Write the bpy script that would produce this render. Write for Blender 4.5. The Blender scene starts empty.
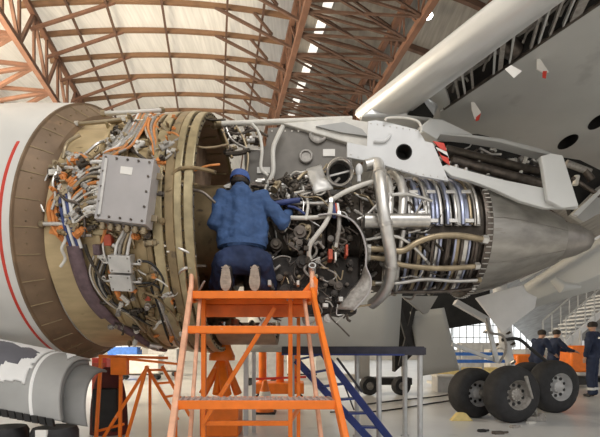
import bpy, bmesh, math, random
from mathutils import Vector, Matrix, noise
import numpy as np

C = bpy.context.scene.collection
sc = bpy.context.scene
F, HZ, CZ = 400.0, 348.0, 1.2            # focal length in pixels, horizon row, eye height
rnd = random.Random(7)

# ------------------------------------------------------------------ camera, sky, sun, exposure
cam = bpy.data.objects.new('camera', bpy.data.cameras.new('camera'))
C.objects.link(cam)
cam.location = (0, 0, CZ)
cam.rotation_euler = (math.pi / 2, 0, 0)
cam.data.sensor_width = 36
cam.data.lens = 36 * F / 600
cam.data.shift_y = (HZ - 218.5) / 600
cam.data.clip_end = 300
sc.camera = cam

w = bpy.data.worlds.new('sky')
sc.world = w
w.use_nodes = True
wn = w.node_tree
bgn = wn.nodes['Background']
tcw = wn.nodes.new('ShaderNodeTexCoord'); sep = wn.nodes.new('ShaderNodeSeparateXYZ'); rmp = wn.nodes.new('ShaderNodeValToRGB')
wn.links.new(tcw.outputs['Generated'], sep.inputs[0]); wn.links.new(sep.outputs['Z'], rmp.inputs['Fac'])
rmp.color_ramp.elements[0].position = 0.0; rmp.color_ramp.elements[0].color = (.31, .295, .28, 1)      # hazy overcast: brighter overhead
rmp.color_ramp.elements[1].position = .75; rmp.color_ramp.elements[1].color = (1.0, .98, .95, 1)
wn.links.new(rmp.outputs['Color'], bgn.inputs[0])
bgn.inputs[1].default_value = 1.75

def sun(name, d, energy, col, angle):
    l = bpy.data.lights.new(name, 'SUN')
    l.energy = energy; l.color = col; l.angle = math.radians(angle)
    o = bpy.data.objects.new(name, l); C.objects.link(o)
    o.rotation_euler = Vector(d).to_track_quat('-Z', 'Y').to_euler()
    o.location = (-12, -10, 14)
    return o
sun('sun', (.80, .50, -.42), 3.7, (1.0, .86, .66), 4)

def area(name, loc, target, size, energy, col):
    l = bpy.data.lights.new(name, 'AREA')
    l.shape = 'RECTANGLE'; l.size, l.size_y = size; l.energy = energy; l.color = col
    o = bpy.data.objects.new(name, l); C.objects.link(o)
    o.location = loc
    o.rotation_euler = (Vector(target) - Vector(loc)).to_track_quat('-Z', 'Y').to_euler()
    return o
area('truss_warm_fill', (-13, 9, 7), (-6, 20, 13), (10, 7), 5600, (1, .84, .62))  # added warm lamp that brightens the left trusses, no fixture there
area('front_fill', (1.5, -1.0, 8.5), (.5, 5, 2), (5, 2.5), 230, (1, .97, .93))  # added fill lamp for the engine's near side, not a hangar fixture
area('side_fill', (7.5, 4.0, 9.5), (3, 8, 1), (4, 3), 200, (.93, .97, 1))  # added cool fill from the right, not a hangar fixture

vs = sc.view_settings
vs.view_transform = 'Standard'; vs.look = 'None'; vs.gamma = 1.0
vs.use_curve_mapping = False
vs.exposure = -0.08

# ------------------------------------------------------------------ materials
def mat(name, col, rough=.5, metal=0.0, var=.12, scale=6.0, bump=0.0, bscale=40.0, stretch=None, emit=None, coat=0.0, spots=None, translucent=0.0):
    m = bpy.data.materials.new(name); m.use_nodes = True
    nt = m.node_tree; N = nt.nodes; L = nt.links
    b = N['Principled BSDF']
    b.inputs['Roughness'].default_value = rough
    b.inputs['Metallic'].default_value = metal
    if coat: b.inputs['Coat Weight'].default_value = coat
    tc = N.new('ShaderNodeTexCoord'); mp = N.new('ShaderNodeMapping')
    L.new(tc.outputs['Object'], mp.inputs['Vector'])
    if stretch: mp.inputs['Scale'].default_value = stretch
    nz = N.new('ShaderNodeTexNoise'); nz.inputs['Scale'].default_value = scale
    nz.inputs['Detail'].default_value = 5
    L.new(mp.outputs[0], nz.inputs['Vector'])
    cr = N.new('ShaderNodeValToRGB')
    cr.color_ramp.elements[0].position = .3; cr.color_ramp.elements[1].position = .7
    lo = [max(0, c * (1 - var)) for c in col]; hi = [min(1, c * (1 + var)) for c in col]
    cr.color_ramp.elements[0].color = (*lo, 1); cr.color_ramp.elements[1].color = (*hi, 1)
    L.new(nz.outputs['Fac'], cr.inputs['Fac'])
    out = cr.outputs['Color']
    if spots:                                          # grime / worn patches with a shape of their own
        scol, sscale, th = spots
        n2 = N.new('ShaderNodeTexNoise'); n2.inputs['Scale'].default_value = sscale; n2.inputs['Detail'].default_value = 6
        L.new(mp.outputs[0], n2.inputs['Vector'])
        r2 = N.new('ShaderNodeValToRGB')
        r2.color_ramp.elements[0].position = th; r2.color_ramp.elements[1].position = th + .08
        L.new(n2.outputs['Fac'], r2.inputs['Fac'])
        mx = N.new('ShaderNodeMix'); mx.data_type = 'RGBA'
        L.new(r2.outputs['Color'], mx.inputs['Factor'])
        L.new(out, mx.inputs[6]); mx.inputs[7].default_value = (*scol, 1)
        out = mx.outputs[2]
    L.new(out, b.inputs['Base Color'])
    if bump:
        n3 = N.new('ShaderNodeTexNoise'); n3.inputs['Scale'].default_value = bscale; n3.inputs['Detail'].default_value = 4
        L.new(mp.outputs[0], n3.inputs['Vector'])
        bp = N.new('ShaderNodeBump'); bp.inputs['Strength'].default_value = bump; bp.inputs['Distance'].default_value = .02
        L.new(n3.outputs['Fac'], bp.inputs['Height']); L.new(bp.outputs[0], b.inputs['Normal'])
    if emit:
        b.inputs['Emission Color'].default_value = (*emit[:3], 1); b.inputs['Emission Strength'].default_value = emit[3]
    if translucent:
        t = N.new('ShaderNodeBsdfTranslucent'); L.new(out, t.inputs['Color'])
        ms = N.new('ShaderNodeMixShader'); ms.inputs[0].default_value = translucent
        L.new(b.outputs[0], ms.inputs[1]); L.new(t.outputs[0], ms.inputs[2])
        L.new(ms.outputs[0], N['Material Output'].inputs['Surface'])
    return m

M = {}
def defm(k, *a, **kw): M[k] = mat(k, *a, **kw)
defm('orange', (.88, .20, .015), .4, 0, .10, 8, spots=((.80, .42, .25), 9, .68))
defm('orange_dark', (.72, .16, .02), .5, 0, .15, 8)
defm('orange_highlight', (.78, .42, .27), .45, 0, .2, 10)  # pinkish orange, the bars' highlights put into the colour
defm('tread_grey', (.55, .45, .42), .5, .3, .2, 20)
defm('tan_case', (.52, .40, .225), .42, .25, .18, 3, stretch=(1, 3, 3), spots=((.30, .22, .11), 7, .66))
defm('tan_dark', (.27, .20, .11), .45, .5, .25, 6, spots=((.12, .09, .06), 9, .6))
defm('bulkhead_shade', (.21, .14, .085), .55, .2, .2, 4, spots=((.26, .17, .10), 5, .62))  # tan darkened so the colour holds the shade behind the lip
defm('liner_brown', (.30, .20, .13), .5, .3, .3, 5)
defm('flange', (.40, .33, .20), .35, .7, .2, 10)
defm('cowl_white', (.70, .69, .66), .35, 0, .05, 3)
defm('red_paint', (.62, .05, .03), .4, 0, .08, 6)
defm('box_grey', (.42, .40, .40), .45, .15, .06, 5)
defm('box_silver', (.55, .54, .52), .4, .35, .12, 9)
defm('steel', (.60, .58, .55), .28, .9, .15, 14)
defm('steel_dark', (.13, .11, .095), .42, .85, .4, 12)
defm('core_dark', (.075, .062, .05), .5, .55, .5, 9, bump=.4, bscale=18)
defm('steel_bright', (.68, .665, .64), .38, .85, .1, 10)
defm('steel_blue', (.40, .44, .60), .28, .85, .25, 9, stretch=(6, 1, 1))
defm('brass', (.37, .30, .20), .38, .7, .2, 9)
defm('nozzle', (.33, .315, .29), .34, .85, .22, 2.5, stretch=(.6, 4, 4), bump=.06, bscale=12, spots=((.30, .28, .25), 4, .62))
defm('plug', (.30, .28, .26), .4, .8, .25, 5)
defm('white_paint', (.66, .67, .68), .4, 0, .06, 4)
defm('offwhite', (.66, .64, .59), .45, 0, .1, 9)
defm('wing_grey', (.47, .475, .46), .45, .05, .06, 1.5, spots=((.40, .40, .39), 2.2, .64))
defm('wing_light', (.66, .67, .66), .38, .05, .05, 2)
defm('slat_metal', (.68, .69, .69), .3, .35, .06, 2)
defm('fairing_grey', (.38, .38, .37), .5, 0, .1, 2)
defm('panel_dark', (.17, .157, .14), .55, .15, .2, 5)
defm('black', (.015, .014, .014), .5, 0, .3, 8)
defm('cavity', (.014, .013, .012), .8, .0, .4, 6)  # near-black colour that paints the shade inside openings and bays
defm('gearbox_dark', (.04, .034, .03), .6, .2, .5, 9, bump=.4, bscale=18)
defm('rubber', (.022, .022, .024), .7, 0, .3, 12, bump=.1)
defm('hub_white', (.50, .50, .50), .4, .2, .1, 9)
defm('sleeve', (.13, .085, .095), .6, 0, .25, 18, bump=.3, bscale=60)
defm('wire_orange', (.62, .23, .06), .5, 0, .2, 12)
defm('wire_blue', (.035, .055, .18), .5, 0, .2, 12)
defm('wire_white', (.75, .74, .72), .5, 0, .1, 12)
defm('wire_red', (.45, .08, .04), .5, 0, .2, 12)
defm('hose_grey', (.33, .31, .285), .5, .3, .25, 30)
defm('jacket', (.042, .092, .22), .8, 0, .22, 7, bump=.5, bscale=20)
defm('trousers', (.018, .032, .085), .85, 0, .3, 8, bump=.4, bscale=20)
defm('navy', (.018, .028, .065), .8, 0, .25, 10)
defm('cap_blue', (.05, .10, .30), .8, 0, .2, 20)
defm('skin', (.55, .32, .22), .5, 0, .08, 12)
defm('hair', (.025, .018, .014), .7, 0, .3, 30)
defm('sole', (.42, .35, .29), .8, 0, .2, 30)
defm('shoe', (.03, .028, .028), .6, 0, .2, 20)
defm('reflective', (.72, .74, .74), .3, .3, .06, 20)
defm('floor', (.60, .605, .60), .28, 0, .10, .8, bump=.02, bscale=3, spots=((.50, .50, .50), 1.3, .62))
defm('wall', (.68, .67, .64), .7, 0, .06, 1.5)
defm('roof_trans', (.78, .765, .73), .7, 0, .10, 1.2, stretch=(9, .6, 1), translucent=.55)
defm('roof_metal', (.31, .30, .285), .6, .0, .2, 1.2, stretch=(7, .6, 1), translucent=.15)
defm('truss_rust', (.20, .105, .07), .6, .15, .2, 2)
defm('truss_dark', (.12, .07, .05), .6, .15, .25, 2)
defm('purlin', (.20, .115, .065), .6, .1, .2, 2)
defm('lamp', (1, 1, 1), .5, emit=(1, .98, .94, 30))
defm('skylight', (.95, .95, .92), .5, emit=(1, .97, .90, .9))
defm('window', (.9, .93, .95), .3, emit=(.92, .97, 1, 1.3))
defm('blue_paint', (.014, .03, .15), .45, 0, .15, 8)
defm('blue_bright', (.04, .16, .55), .45, 0, .15, 8)
defm('deck_dark', (.035, .035, .05), .7, 0, .3, 10)
defm('post_grey', (.50, .51, .51), .35, .5, .12, 9)
defm('cowl_shell', (.34, .34, .33), .5, 0, .10, 3)
defm('cowl_sleeve', (.20, .20, .195), .5, .1, .12, 5)
defm('cowl_patch', (.80, .80, .79), .5, 0, .05, 5)
defm('cowl_film', (.12, .12, .14), .5, 0, .12, 5)
defm('maroon', (.10, .018, .015), .75, 0, .3, 6)
defm('yellow', (.75, .60, .25), .6, 0, .15, 9)
defm('chrome', (.8, .8, .8), .15, 1.0, .05, 9)
defm('clutter_grey', (.40, .40, .40), .6, 0, .15, 6)
defm('placard', (.82, .80, .76), .5, 0, .04, 9)

# ------------------------------------------------------------------ mesh helpers
def P(px, py, Y):
    return Vector(((px - 300) / F * Y, Y, CZ + (HZ - py) / F * Y))
def onz(px, py, z):
    return P(px, py, (z - CZ) * F / (HZ - py))
def wloc(o):
    v = Vector((0, 0, 0))
    while o is not None:
        v = v + o.location; o = o.parent
    return v
def frame_of(d, up=None):
    d = Vector(d).normalized()
    u = Vector(up) if up is not None else (Vector((0, 0, 1)) if abs(d.z) < .9 else Vector((0, 1, 0)))
    s = d.cross(u)
    if s.length < 1e-5: s = d.cross(Vector((1, 0, 0)))
    s.normalize(); u = s.cross(d).normalized()
    return d, s, u
def catmull(pts, n=6):
    pts = [np.array(p, float) for p in pts]
    if len(pts) < 3: return [tuple(pts[0] + (pts[-1] - pts[0]) * i / n) for i in range(n + 1)]
    out = []
    ext = [2 * pts[0] - pts[1]] + pts + [2 * pts[-1] - pts[-2]]
    for i in range(1, len(ext) - 2):
        p0, p1, p2, p3 = ext[i - 1:i + 3]
        for k in range(n):
            t = k / n
            out.append(tuple(.5 * (2 * p1 + (p2 - p0) * t + (2 * p0 - 5 * p1 + 4 * p2 - p3) * t * t + (3 * p1 - p0 - 3 * p2 + p3) * t ** 3)))
    out.append(tuple(pts[-1]))
    return out

class MB:
    def onto(s, o, m):
        """adds this geometry to an existing mesh as its surface detail, with its own material"""
        me = o.data; o0 = wloc(o); bm = bmesh.new(); bm.from_mesh(me)
        if (M[m].name not in [q.name for q in me.materials]): me.materials.append(M[m])
        mi = [q.name for q in me.materials].index(M[m].name)
        vs = [bm.verts.new(v - o0) for v in s.v]; fs = []
        for f in s.f:
            try: q = bm.faces.new([vs[i] for i in f])
            except ValueError: continue
            q.material_index = mi; q.smooth = True; fs.append(q)
        bmesh.ops.recalc_face_normals(bm, faces=fs); bm.to_mesh(me); bm.free()
        me.set_sharp_from_angle(angle=.65)
        return o
    def __init__(s): s.v = []; s.f = []
    def add(s, vs, fs):
        b = len(s.v); s.v += [Vector(v) for v in vs]; s.f += [[i + b for i in f] for f in fs]; return s
    def obox(s, c, ax, ay, az):
        """box with centre c and half-axis vectors"""
        c, ax, ay, az = map(Vector, (c, ax, ay, az))
        if ax.cross(ay).dot(az) < 0: ax = -ax
        vs = [c + sx * ax + sy * ay + sz * az for sz in (-1, 1) for sy in (-1, 1) for sx in (-1, 1)]
        return s.add(vs, [[0, 2, 3, 1], [4, 5, 7, 6], [0, 1, 5, 4], [2, 6, 7, 3], [0, 4, 6, 2], [1, 3, 7, 5]])
    def box(s, lo, hi):
        lo, hi = Vector(lo), Vector(hi); h = (hi - lo) / 2
        return s.obox((lo + hi) / 2, (h.x, 0, 0), (0, h.y, 0), (0, 0, h.z))
    def bar(s, a, b, w_, h_, up=None):
        a, b = Vector(a), Vector(b)
        d, sd, u = frame_of(b - a, up)
        return s.obox((a + b) / 2, d * (b - a).length / 2, sd * w_ / 2, u * h_ / 2)
    def tube(s, pts, r, n=8, cap=True):
        pts = [Vector(p) for p in pts]; m = len(pts)
        rs = r if isinstance(r, (list, tuple)) else [r] * m
        d = (pts[1] - pts[0]).normalized(); _, sd, u = frame_of(d)
        vs = []
        for i, p in enumerate(pts):
            t = (pts[min(i + 1, m - 1)] - pts[max(i - 1, 0)])
            t = t.normalized() if t.length > 1e-9 else d
            q = d.rotation_difference(t); sd = q @ sd; u = q @ u; d = t
            for k in range(n):
                a = 2 * math.pi * k / n
                vs.append(p + (sd * math.cos(a) + u * math.sin(a)) * rs[i])
        fs = [[i * n + k, i * n + (k + 1) % n, (i + 1) * n + (k + 1) % n, (i + 1) * n + k] for i in range(m - 1) for k in range(n)]
        if cap: fs += [list(range(n))[::-1], [(m - 1) * n + k for k in range(n)]]
        return s.add(vs, fs)
    def cyl(s, a, b, r0, r1=None, n=14, cap=True):
        return s.tube([a, b], [r0, r0 if r1 is None else r1], n, cap)
    def lathe(s, c, axis, prof, n=48, a0=0, a1=2 * math.pi, up=None):
        """prof = [(along, radius)]; angle 0 along 'up', revolved about axis"""
        d, sd, u = frame_of(axis, up); c = Vector(c)
        full = abs(a1 - a0 - 2 * math.pi) < 1e-4
        m = n if full else n + 1; vs = []
        for (x, r) in prof:
            for k in range(m):
                a = a0 + (a1 - a0) * k / n
                vs.append(c + d * x + (u * math.cos(a) + sd * math.sin(a)) * r)
        fs = []
        for i in range(len(prof) - 1):
            for k in range(n):
                k2 = (k + 1) % m
                fs.append([i * m + k, i * m + k2, (i + 1) * m + k2, (i + 1) * m + k])
        return s.add(vs, fs)
    def ball(s, c, r, n=10, sc_=(1, 1, 1)):
        c = Vector(c); k2 = n // 2 + 1; vs = []; fs = []
        for i in range(k2 + 1):
            th = math.pi * i / k2
            for j in range(n):
                ph = 2 * math.pi * j / n
                vs.append(c + Vector((math.sin(th) * math.cos(ph) * sc_[0], math.sin(th) * math.sin(ph) * sc_[1], math.cos(th) * sc_[2])) * r)
        for i in range(k2):
            for j in range(n):
                fs.append([i * n + j, (i + 1) * n + j, (i + 1) * n + (j + 1) % n, i * n + (j + 1) % n])
        return s.add(vs, fs)
    def plate(s, outer, off, holes=()):
        """a flat sheet bounded by 'outer' (3-D points) with holes, given thickness by the vector off"""
        bm = bmesh.new(); off = Vector(off); allr = []
        for ring in [outer] + list(holes):
            v = [bm.verts.new(Vector(p)) for p in ring]
            es = [bm.edges.new((v[i], v[(i + 1) % len(v)])) for i in range(len(v))]
            allr.append(v)
        bmesh.ops.triangle_fill(bm, edges=bm.edges[:], use_beauty=True)
        bm.verts.index_update()
        vs = [v.co.copy() for v in bm.verts]; fs = [[v.index for v in f.verts] for f in bm.faces]
        n = len(vs)
        side = []
        for v in allr:
            ids = [x.index for x in v]
            for i in range(len(ids)):
                a, b = ids[i], ids[(i + 1) % len(ids)]
                side.append([a, b, b + n, a + n])
        bm.free()
        return s.add(vs + [v + off for v in vs], fs + [[i + n for i in f][::-1] for f in fs] + side)
    def loft(s, rows, closed=False):
        m = len(rows[0]); vs = [p for r in rows for p in r]; fs = []
        for i in range(len(rows) - 1):
            for k in range(m if closed else m - 1):
                k2 = (k + 1) % m
                fs.append([i * m + k, i * m + k2, (i + 1) * m + k2, (i + 1) * m + k])
        return s.add(vs, fs)
    def build(s, name, m, parent=None, smooth=True, bevel=0, solid=0, seg=2):
        me = bpy.data.meshes.new(name)
        o0 = wloc(parent) if parent is not None else Vector((0, 0, 0))
        me.from_pydata([tuple(v - o0) for v in s.v], [], s.f)
        bm = bmesh.new(); bm.from_mesh(me)
        bmesh.ops.recalc_face_normals(bm, faces=bm.faces[:]); bm.to_mesh(me); bm.free()
        me.materials.append(M[m] if isinstance(m, str) else m)
        if smooth:
            me.shade_smooth(); me.set_sharp_from_angle(angle=.65)
        o = bpy.data.objects.new(name, me); C.objects.link(o)
        if parent is not None: o.parent = parent
        if solid:
            q = o.modifiers.new('solid', 'SOLIDIFY'); q.thickness = solid; q.offset = 0
        if bevel:
            q = o.modifiers.new('bevel', 'BEVEL'); q.width = bevel; q.segments = seg; q.limit_method = 'ANGLE'
        return o

def thing(name, label, cat, loc=(0, 0, 0), group=None):
    o = bpy.data.objects.new(name, None); C.objects.link(o)
    o.location = loc; o.empty_display_size = .1
    return tag(o, label, cat, group)
def tag(o, label, cat, group=None, kind=None):
    o['label'] = label; o['category'] = cat
    if group: o['group'] = group
    if kind: o['kind'] = kind
    return o
def struct(o, label=None, cat=None):
    o['kind'] = 'structure'
    if label: o['label'] = label; o['category'] = cat
    return o
def copy_tree(o, parent=None):
    c = o.copy(); C.objects.link(c)
    if parent is not None: c.parent = parent
    for ch in list(o.children): copy_tree(ch, c)
    return c

def body(name, m, parent, caps, voxel=.016, smooth_it=5, wrinkle=0.0, wscale=9):
    """one continuous surface grown round tapered limbs: caps = [(p0,r0,p1,r1)] or [(centre, r, (sx,sy,sz))]"""
    b = MB()
    for c in caps:
        if len(c) == 3: b.ball(c[0], c[1], 16, c[2])
        else:
            p0, r0, p1, r1 = Vector(c[0]), c[1], Vector(c[2]), c[3]
            n = 6
            b.tube([p0.lerp(p1, i / n) for i in range(n + 1)], [r0 + (r1 - r0) * i / n for i in range(n + 1)], 14)
            b.ball(p0, r0 * 1.02, 14); b.ball(p1, r1 * 1.02, 14)
    o = b.build(name, m, parent, smooth=False)
    q = o.modifiers.new('r', 'REMESH'); q.mode = 'VOXEL'; q.voxel_size = voxel
    q2 = o.modifiers.new('s', 'SMOOTH'); q2.factor = .5; q2.iterations = smooth_it
    dg = bpy.context.evaluated_depsgraph_get()
    me = bpy.data.meshes.new_from_object(o.evaluated_get(dg))
    o.modifiers.clear(); o.data = me
    if wrinkle:
        nrm = [v.normal.copy() for v in me.vertices]
        for v, nn in zip(me.vertices, nrm):
            p = v.co + wloc(o)
            v.co += nn * wrinkle * (noise.fractal(p * wscale, 1.0, 2.0, 3))
    me.shade_smooth()
    return o
# ------------------------------------------------------------------ the hangar
TH = 85 / 400.0
_n = math.hypot(1, TH)
UD, VD = Vector((1 / _n, TH / _n, 0)), Vector((-TH / _n, 1 / _n, 0))      # across / along the hangar
U0 = 2.6
def roof_z(u): return CZ + 14.52 - .014 * (u - U0) ** 2
def H(u, v, z): return UD * u + VD * v + Vector((0, 0, z))

b = MB()
b.add([H(-34, -8, 0), H(34, -8, 0), H(34, 38, 0), H(-34, 38, 0), H(-34, -8, -.2), H(34, -8, -.2), H(34, 38, -.2), H(-34, 38, -.2)],
      [[0, 1, 2, 3], [7, 6, 5, 4], [0, 4, 5, 1], [1, 5, 6, 2], [2, 6, 7, 3], [3, 7, 4, 0]])
struct(b.build('floor', 'floor', smooth=False), 'pale polished concrete hangar floor', 'floor')

def deck(name, u0, u1, m, v0=-6, v1=38, lift=0):
    b = MB(); n = 14; rows = []
    for k in range(n + 1):
        u = u0 + (u1 - u0) * k / n
        rows.append([H(u, v0, roof_z(u) + lift), H(u, v1, roof_z(u) + lift)])
    b.loft(rows); return b.build(name, m, solid=.04)
struct(deck('ceiling', -34, 3.4, 'roof_trans'), 'pale ribbed translucent roof sheeting', 'roof')
struct(deck('ceiling', 3.4, 34, 'roof_metal'), 'dark brown grey metal roof sheeting on the right', 'roof')

b = MB(); b.obox(H(0, 38.1, 8), UD * 40, VD * .1, (0, 0, 8))
struct(b.build('wall_back', 'wall', smooth=False), 'pale back wall of the hangar', 'wall')
for i, u in enumerate((-18.5, -10.5, 14.5, 21.1, 27.7, 34.3)):
    pass
    fr = MB(); fr.obox(H(u, 37.95, 3.6), UD * 3.2, VD * .06, (0, 0, 2.6))
    f = fr.build('window_%d' % (i + 1), 'window', smooth=False); struct(f, 'tall bright window in the back wall', 'window')
    g = MB()
    for k in range(9): g.obox(H(u - 3.2 + k * .8, 37.86, 3.6), UD * .04, VD * .05, (0, 0, 2.6))
    for k in range(5): g.obox(H(u, 37.86, 1.0 + k * 1.3), UD * 3.2, VD * .05, (0, 0, .04))
    g.build('window_frame', 'post_grey', f, smooth=False)

# roof purlins with knee braces down to the trusses
ORD = ['nearest, highest in the photo', 'second from the top of the photo', 'third from the top of the photo', 'fourth from the top of the photo', 'fifth from the top of the photo',
       'sixth, just above the engine', 'seventh, far down the hangar', 'eighth, far down the hangar']
UL, UM, UR = -6.9, 3.3, 7.5
for i in range(8):
    v = 14.05 + 1.51 * i
    b = MB(); us = [UL - .4 + (UM - UL + .6) * k / 20 for k in range(21)]
    rows = []
    for u in us:
        z = roof_z(u) - .06
        rows.append([H(u, v - .07, z), H(u, v + .07, z), H(u, v + .06, z - .17), H(u, v - .06, z - .17)])
    b.loft(rows, True)
    root = thing('roof_purlin', 'curved brown steel purlin under the pale roof, ' + ORD[i], 'roof beam', H(0, v, roof_z(0)), 'purlins under the pale roof')
    b.build('beam', 'purlin', root)
    for (ua, ub, dz) in ((UL + 3.0, UL, -1.1), (UM - 3.3, UM, -1.5), (UM - 1.7, UM - .9, -1.05)):
        k = MB(); zb = roof_z(ub) + dz
        k.bar(H(ua, v, roof_z(ua) - .2), H(ub, v, zb), .10, .10)
        k.build('knee_brace', 'truss_rust' if ua < 0 else 'truss_dark', root, smooth=False)
root = None
for i, u in enumerate((-5.6, -4.2, -2.1, .5, 2.0)):
    b = MB(); b.bar(H(u, 13, roof_z(u) - .30), H(u, 34, roof_z(u) - .30), .09, .09)
    tag(b.build('roof_stringer', 'truss_dark', smooth=False), 'thin brown stringer running down the hangar under the purlins, %s from the left' % ['first', 'second', 'third', 'fourth', 'fifth'][i], 'roof beam', 'stringers under the purlins')

def truss(u, zt, zb, m, label, v0=9.0, v1=34, step=1.2, wd=.2, lean=0.0, ww=.11):
    t = thing('roof_truss', label, 'truss', H(u, v0, 0), 'steel roof trusses')
    b = MB(); b.bar(H(u, v0, zt), H(u, v1, zt), wd, wd); b.build('top_chord', m, t, smooth=False)
    b = MB(); b.bar(H(u + lean, v0, zb), H(u + lean, v1, zb), wd, wd); b.build('bottom_chord', m, t, smooth=False)
    n = int((v1 - v0) / step)
    for i in range(n):
        va, vb = v0 + i * step, v0 + (i + 1) * step
        b = MB()
        if i % 2: b.bar(H(u, va, zt), H(u + lean, vb, zb), ww, ww)
        else: b.bar(H(u + lean, va, zb), H(u, vb, zt), ww, ww)
        b.build('web_brace', m, t, smooth=False)
        b = MB(); b.bar(H(u, va, zt), H(u + lean, va, zb), ww * .8, ww * .8); b.build('post', m, t, smooth=False)
    return t
def lateral(ua, ub, za, zb, label, m, v0, n, step, w_=.12):
    t = thing('roof_bracing', label, 'roof beam', H((ua + ub) / 2, v0, (za + zb) / 2))
    for i in range(n):
        va = v0 + i * step
        for (p, q) in ((H(ua, va, za), H(ub, va + step, zb)), (H(ub, va, zb), H(ua, va + step, za)), (H(ua, va, za), H(ub, va, zb))):
            b = MB(); b.bar(p, q, w_, w_); b.build('brace', m, t, smooth=False)
zl = roof_z(UL)
truss(UL, zl - .25, zl - 2.3, 'truss_rust', 'rust brown roof truss, rightmost of the two at the sunlit left')
truss(UL - 3.4, zl - .7, zl - 3.4, 'truss_rust', 'rust brown roof truss at the far left, in warm light', wd=.24)
lateral(UL - 3.4, UL, zl - 3.3, zl - 2.2, 'rust brown crossed bracing between the two trusses at the left', 'truss_rust', 9.5, 14, 1.6)
truss(UL - 6.6, zl - 1.2, zl - 4.6, 'truss_rust', 'rust brown roof truss at the extreme upper left corner', wd=.24)
lateral(UL - 6.6, UL - 3.4, zl - 4.4, zl - 3.4, 'rust brown crossed bracing in the extreme upper left corner', 'truss_rust', 9.5, 10, 1.9)
zm = roof_z(UM); zr = roof_z(UR)
truss(UM, zm - .25, zm - 1.9, 'truss_rust', 'rust brown roof truss at the edge of the pale roof', wd=.22, ww=.075)
truss(UR, zr - .4, zr - 2.0, 'truss_rust', 'rust brown roof truss at the right under the dark roof', wd=.24, ww=.075)
lateral(UM, UR, zm - 1.9, zr - 2.0, 'dark brown lower bracing between the two trusses over the engine', 'truss_dark', 10, 20, 1.15, .075)
lateral(UM, UR, zm - .35, zr - .45, 'dark brown upper bracing between the two trusses over the engine', 'truss_dark', 10, 15, 1.5, .075)
for i in range(4):
    v = 14.0 + 2.9 * i
    b = MB(); us = [UR + (30 - UR) * k / 10 for k in range(11)]; rows = []
    for u in us:
        z = roof_z(u) - .05
        rows.append([H(u, v - .08, z), H(u, v + .08, z), H(u, v + .08, z - .25), H(u, v - .08, z - .25)])
    b.loft(rows, True)
    tag(b.build('roof_purlin', 'truss_dark'), 'dark purlin under the dark roof on the right, %s from the camera' % ['first', 'second', 'third', 'fourth'][i], 'roof beam', 'purlins under the dark roof')
for i, u in enumerate((10.4, 13.0)):
    b = MB(); b.bar(H(u, 12, roof_z(u) - .33), H(u, 34, roof_z(u) - .33), .12, .12)
    tag(b.build('roof_stringer', 'truss_dark', smooth=False), ['dark stringer under the dark roof beside the lit lamp', 'dark stringer under the dark roof over the wing'][i], 'roof beam')
for i in range(9):
    v = 14.3 + i * 1.45; u = 4.6
    b = MB(); b.obox(H(u, v, roof_z(u) - .14), UD * .2, VD * .45, (0, 0, .02))
    tag(b.build('skylight_panel', 'skylight', smooth=False), 'small white skylight panel in the row beside the truss', 'skylight', 'row of small skylights')
lp = P(428, 16, 16.0)
t = thing('high_bay_lamp', 'round lit hangar lamp shining under the dark roof', 'lamp', lp)
b = MB(); b.lathe(lp, (0, 0, 1), [(0, .20), (.12, .19), (.24, .10), (.36, .06), (.4, 0)], 20); b.build('housing', 'post_grey', t)
b = MB(); b.ball(lp + Vector((0, 0, -.01)), .17, 14, (1, 1, .5)); b.build('bulb', 'lamp', t)
b = MB(); b.cyl(lp + Vector((0, 0, .38)), lp + Vector((0, 0, 1.9)), .02, n=6); b.build('rod', 'truss_dark', t)
# ------------------------------------------------------------------ the jet engine, axis along X
AY, AZ = 5.271, 2.612
AX = Vector((1, 0, 0))
def EP(x, phi, r): return Vector((x, AY - r * math.cos(phi), AZ + r * math.sin(phi)))
def hit(px, py, r):
    """the point of the cylinder of radius r about the engine axis seen at a pixel, as (x, phi, r)"""
    dx, dz = (px - 300) / F, (HZ - py) / F
    oz = CZ - AZ
    a = 1 + dz * dz; bq = -2 * AY + 2 * dz * oz; cq = AY * AY + oz * oz - r * r
    D = max(bq * bq - 4 * a * cq, 0)
    t = (-bq - math.sqrt(D)) / (2 * a)
    y, z = t, CZ + dz * t
    return (dx * t, math.atan2(z - AZ, AY - y), r)
def HP(px, py, r): return EP(*hit(px, py, r))
def spath(pts, n=6):
    return [EP(*q) for q in catmull([hit(*p) for p in pts], n)]
def tangent(phi): return Vector((0, math.sin(phi), math.cos(phi)))
def normal(phi): return Vector((0, -math.cos(phi), math.sin(phi)))

eng = thing('jet_engine', 'large opened jet engine with bare pipework and grey exhaust nozzle', 'jet engine', (0, AY, AZ))
def rev(name, prof, m, parent=eng, n=72, a0=0, a1=2 * math.pi, **k):
    b = MB(); b.lathe((0, AY, AZ), AX, prof, n, a0, a1); return b.build(name, m, parent, **k)

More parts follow.
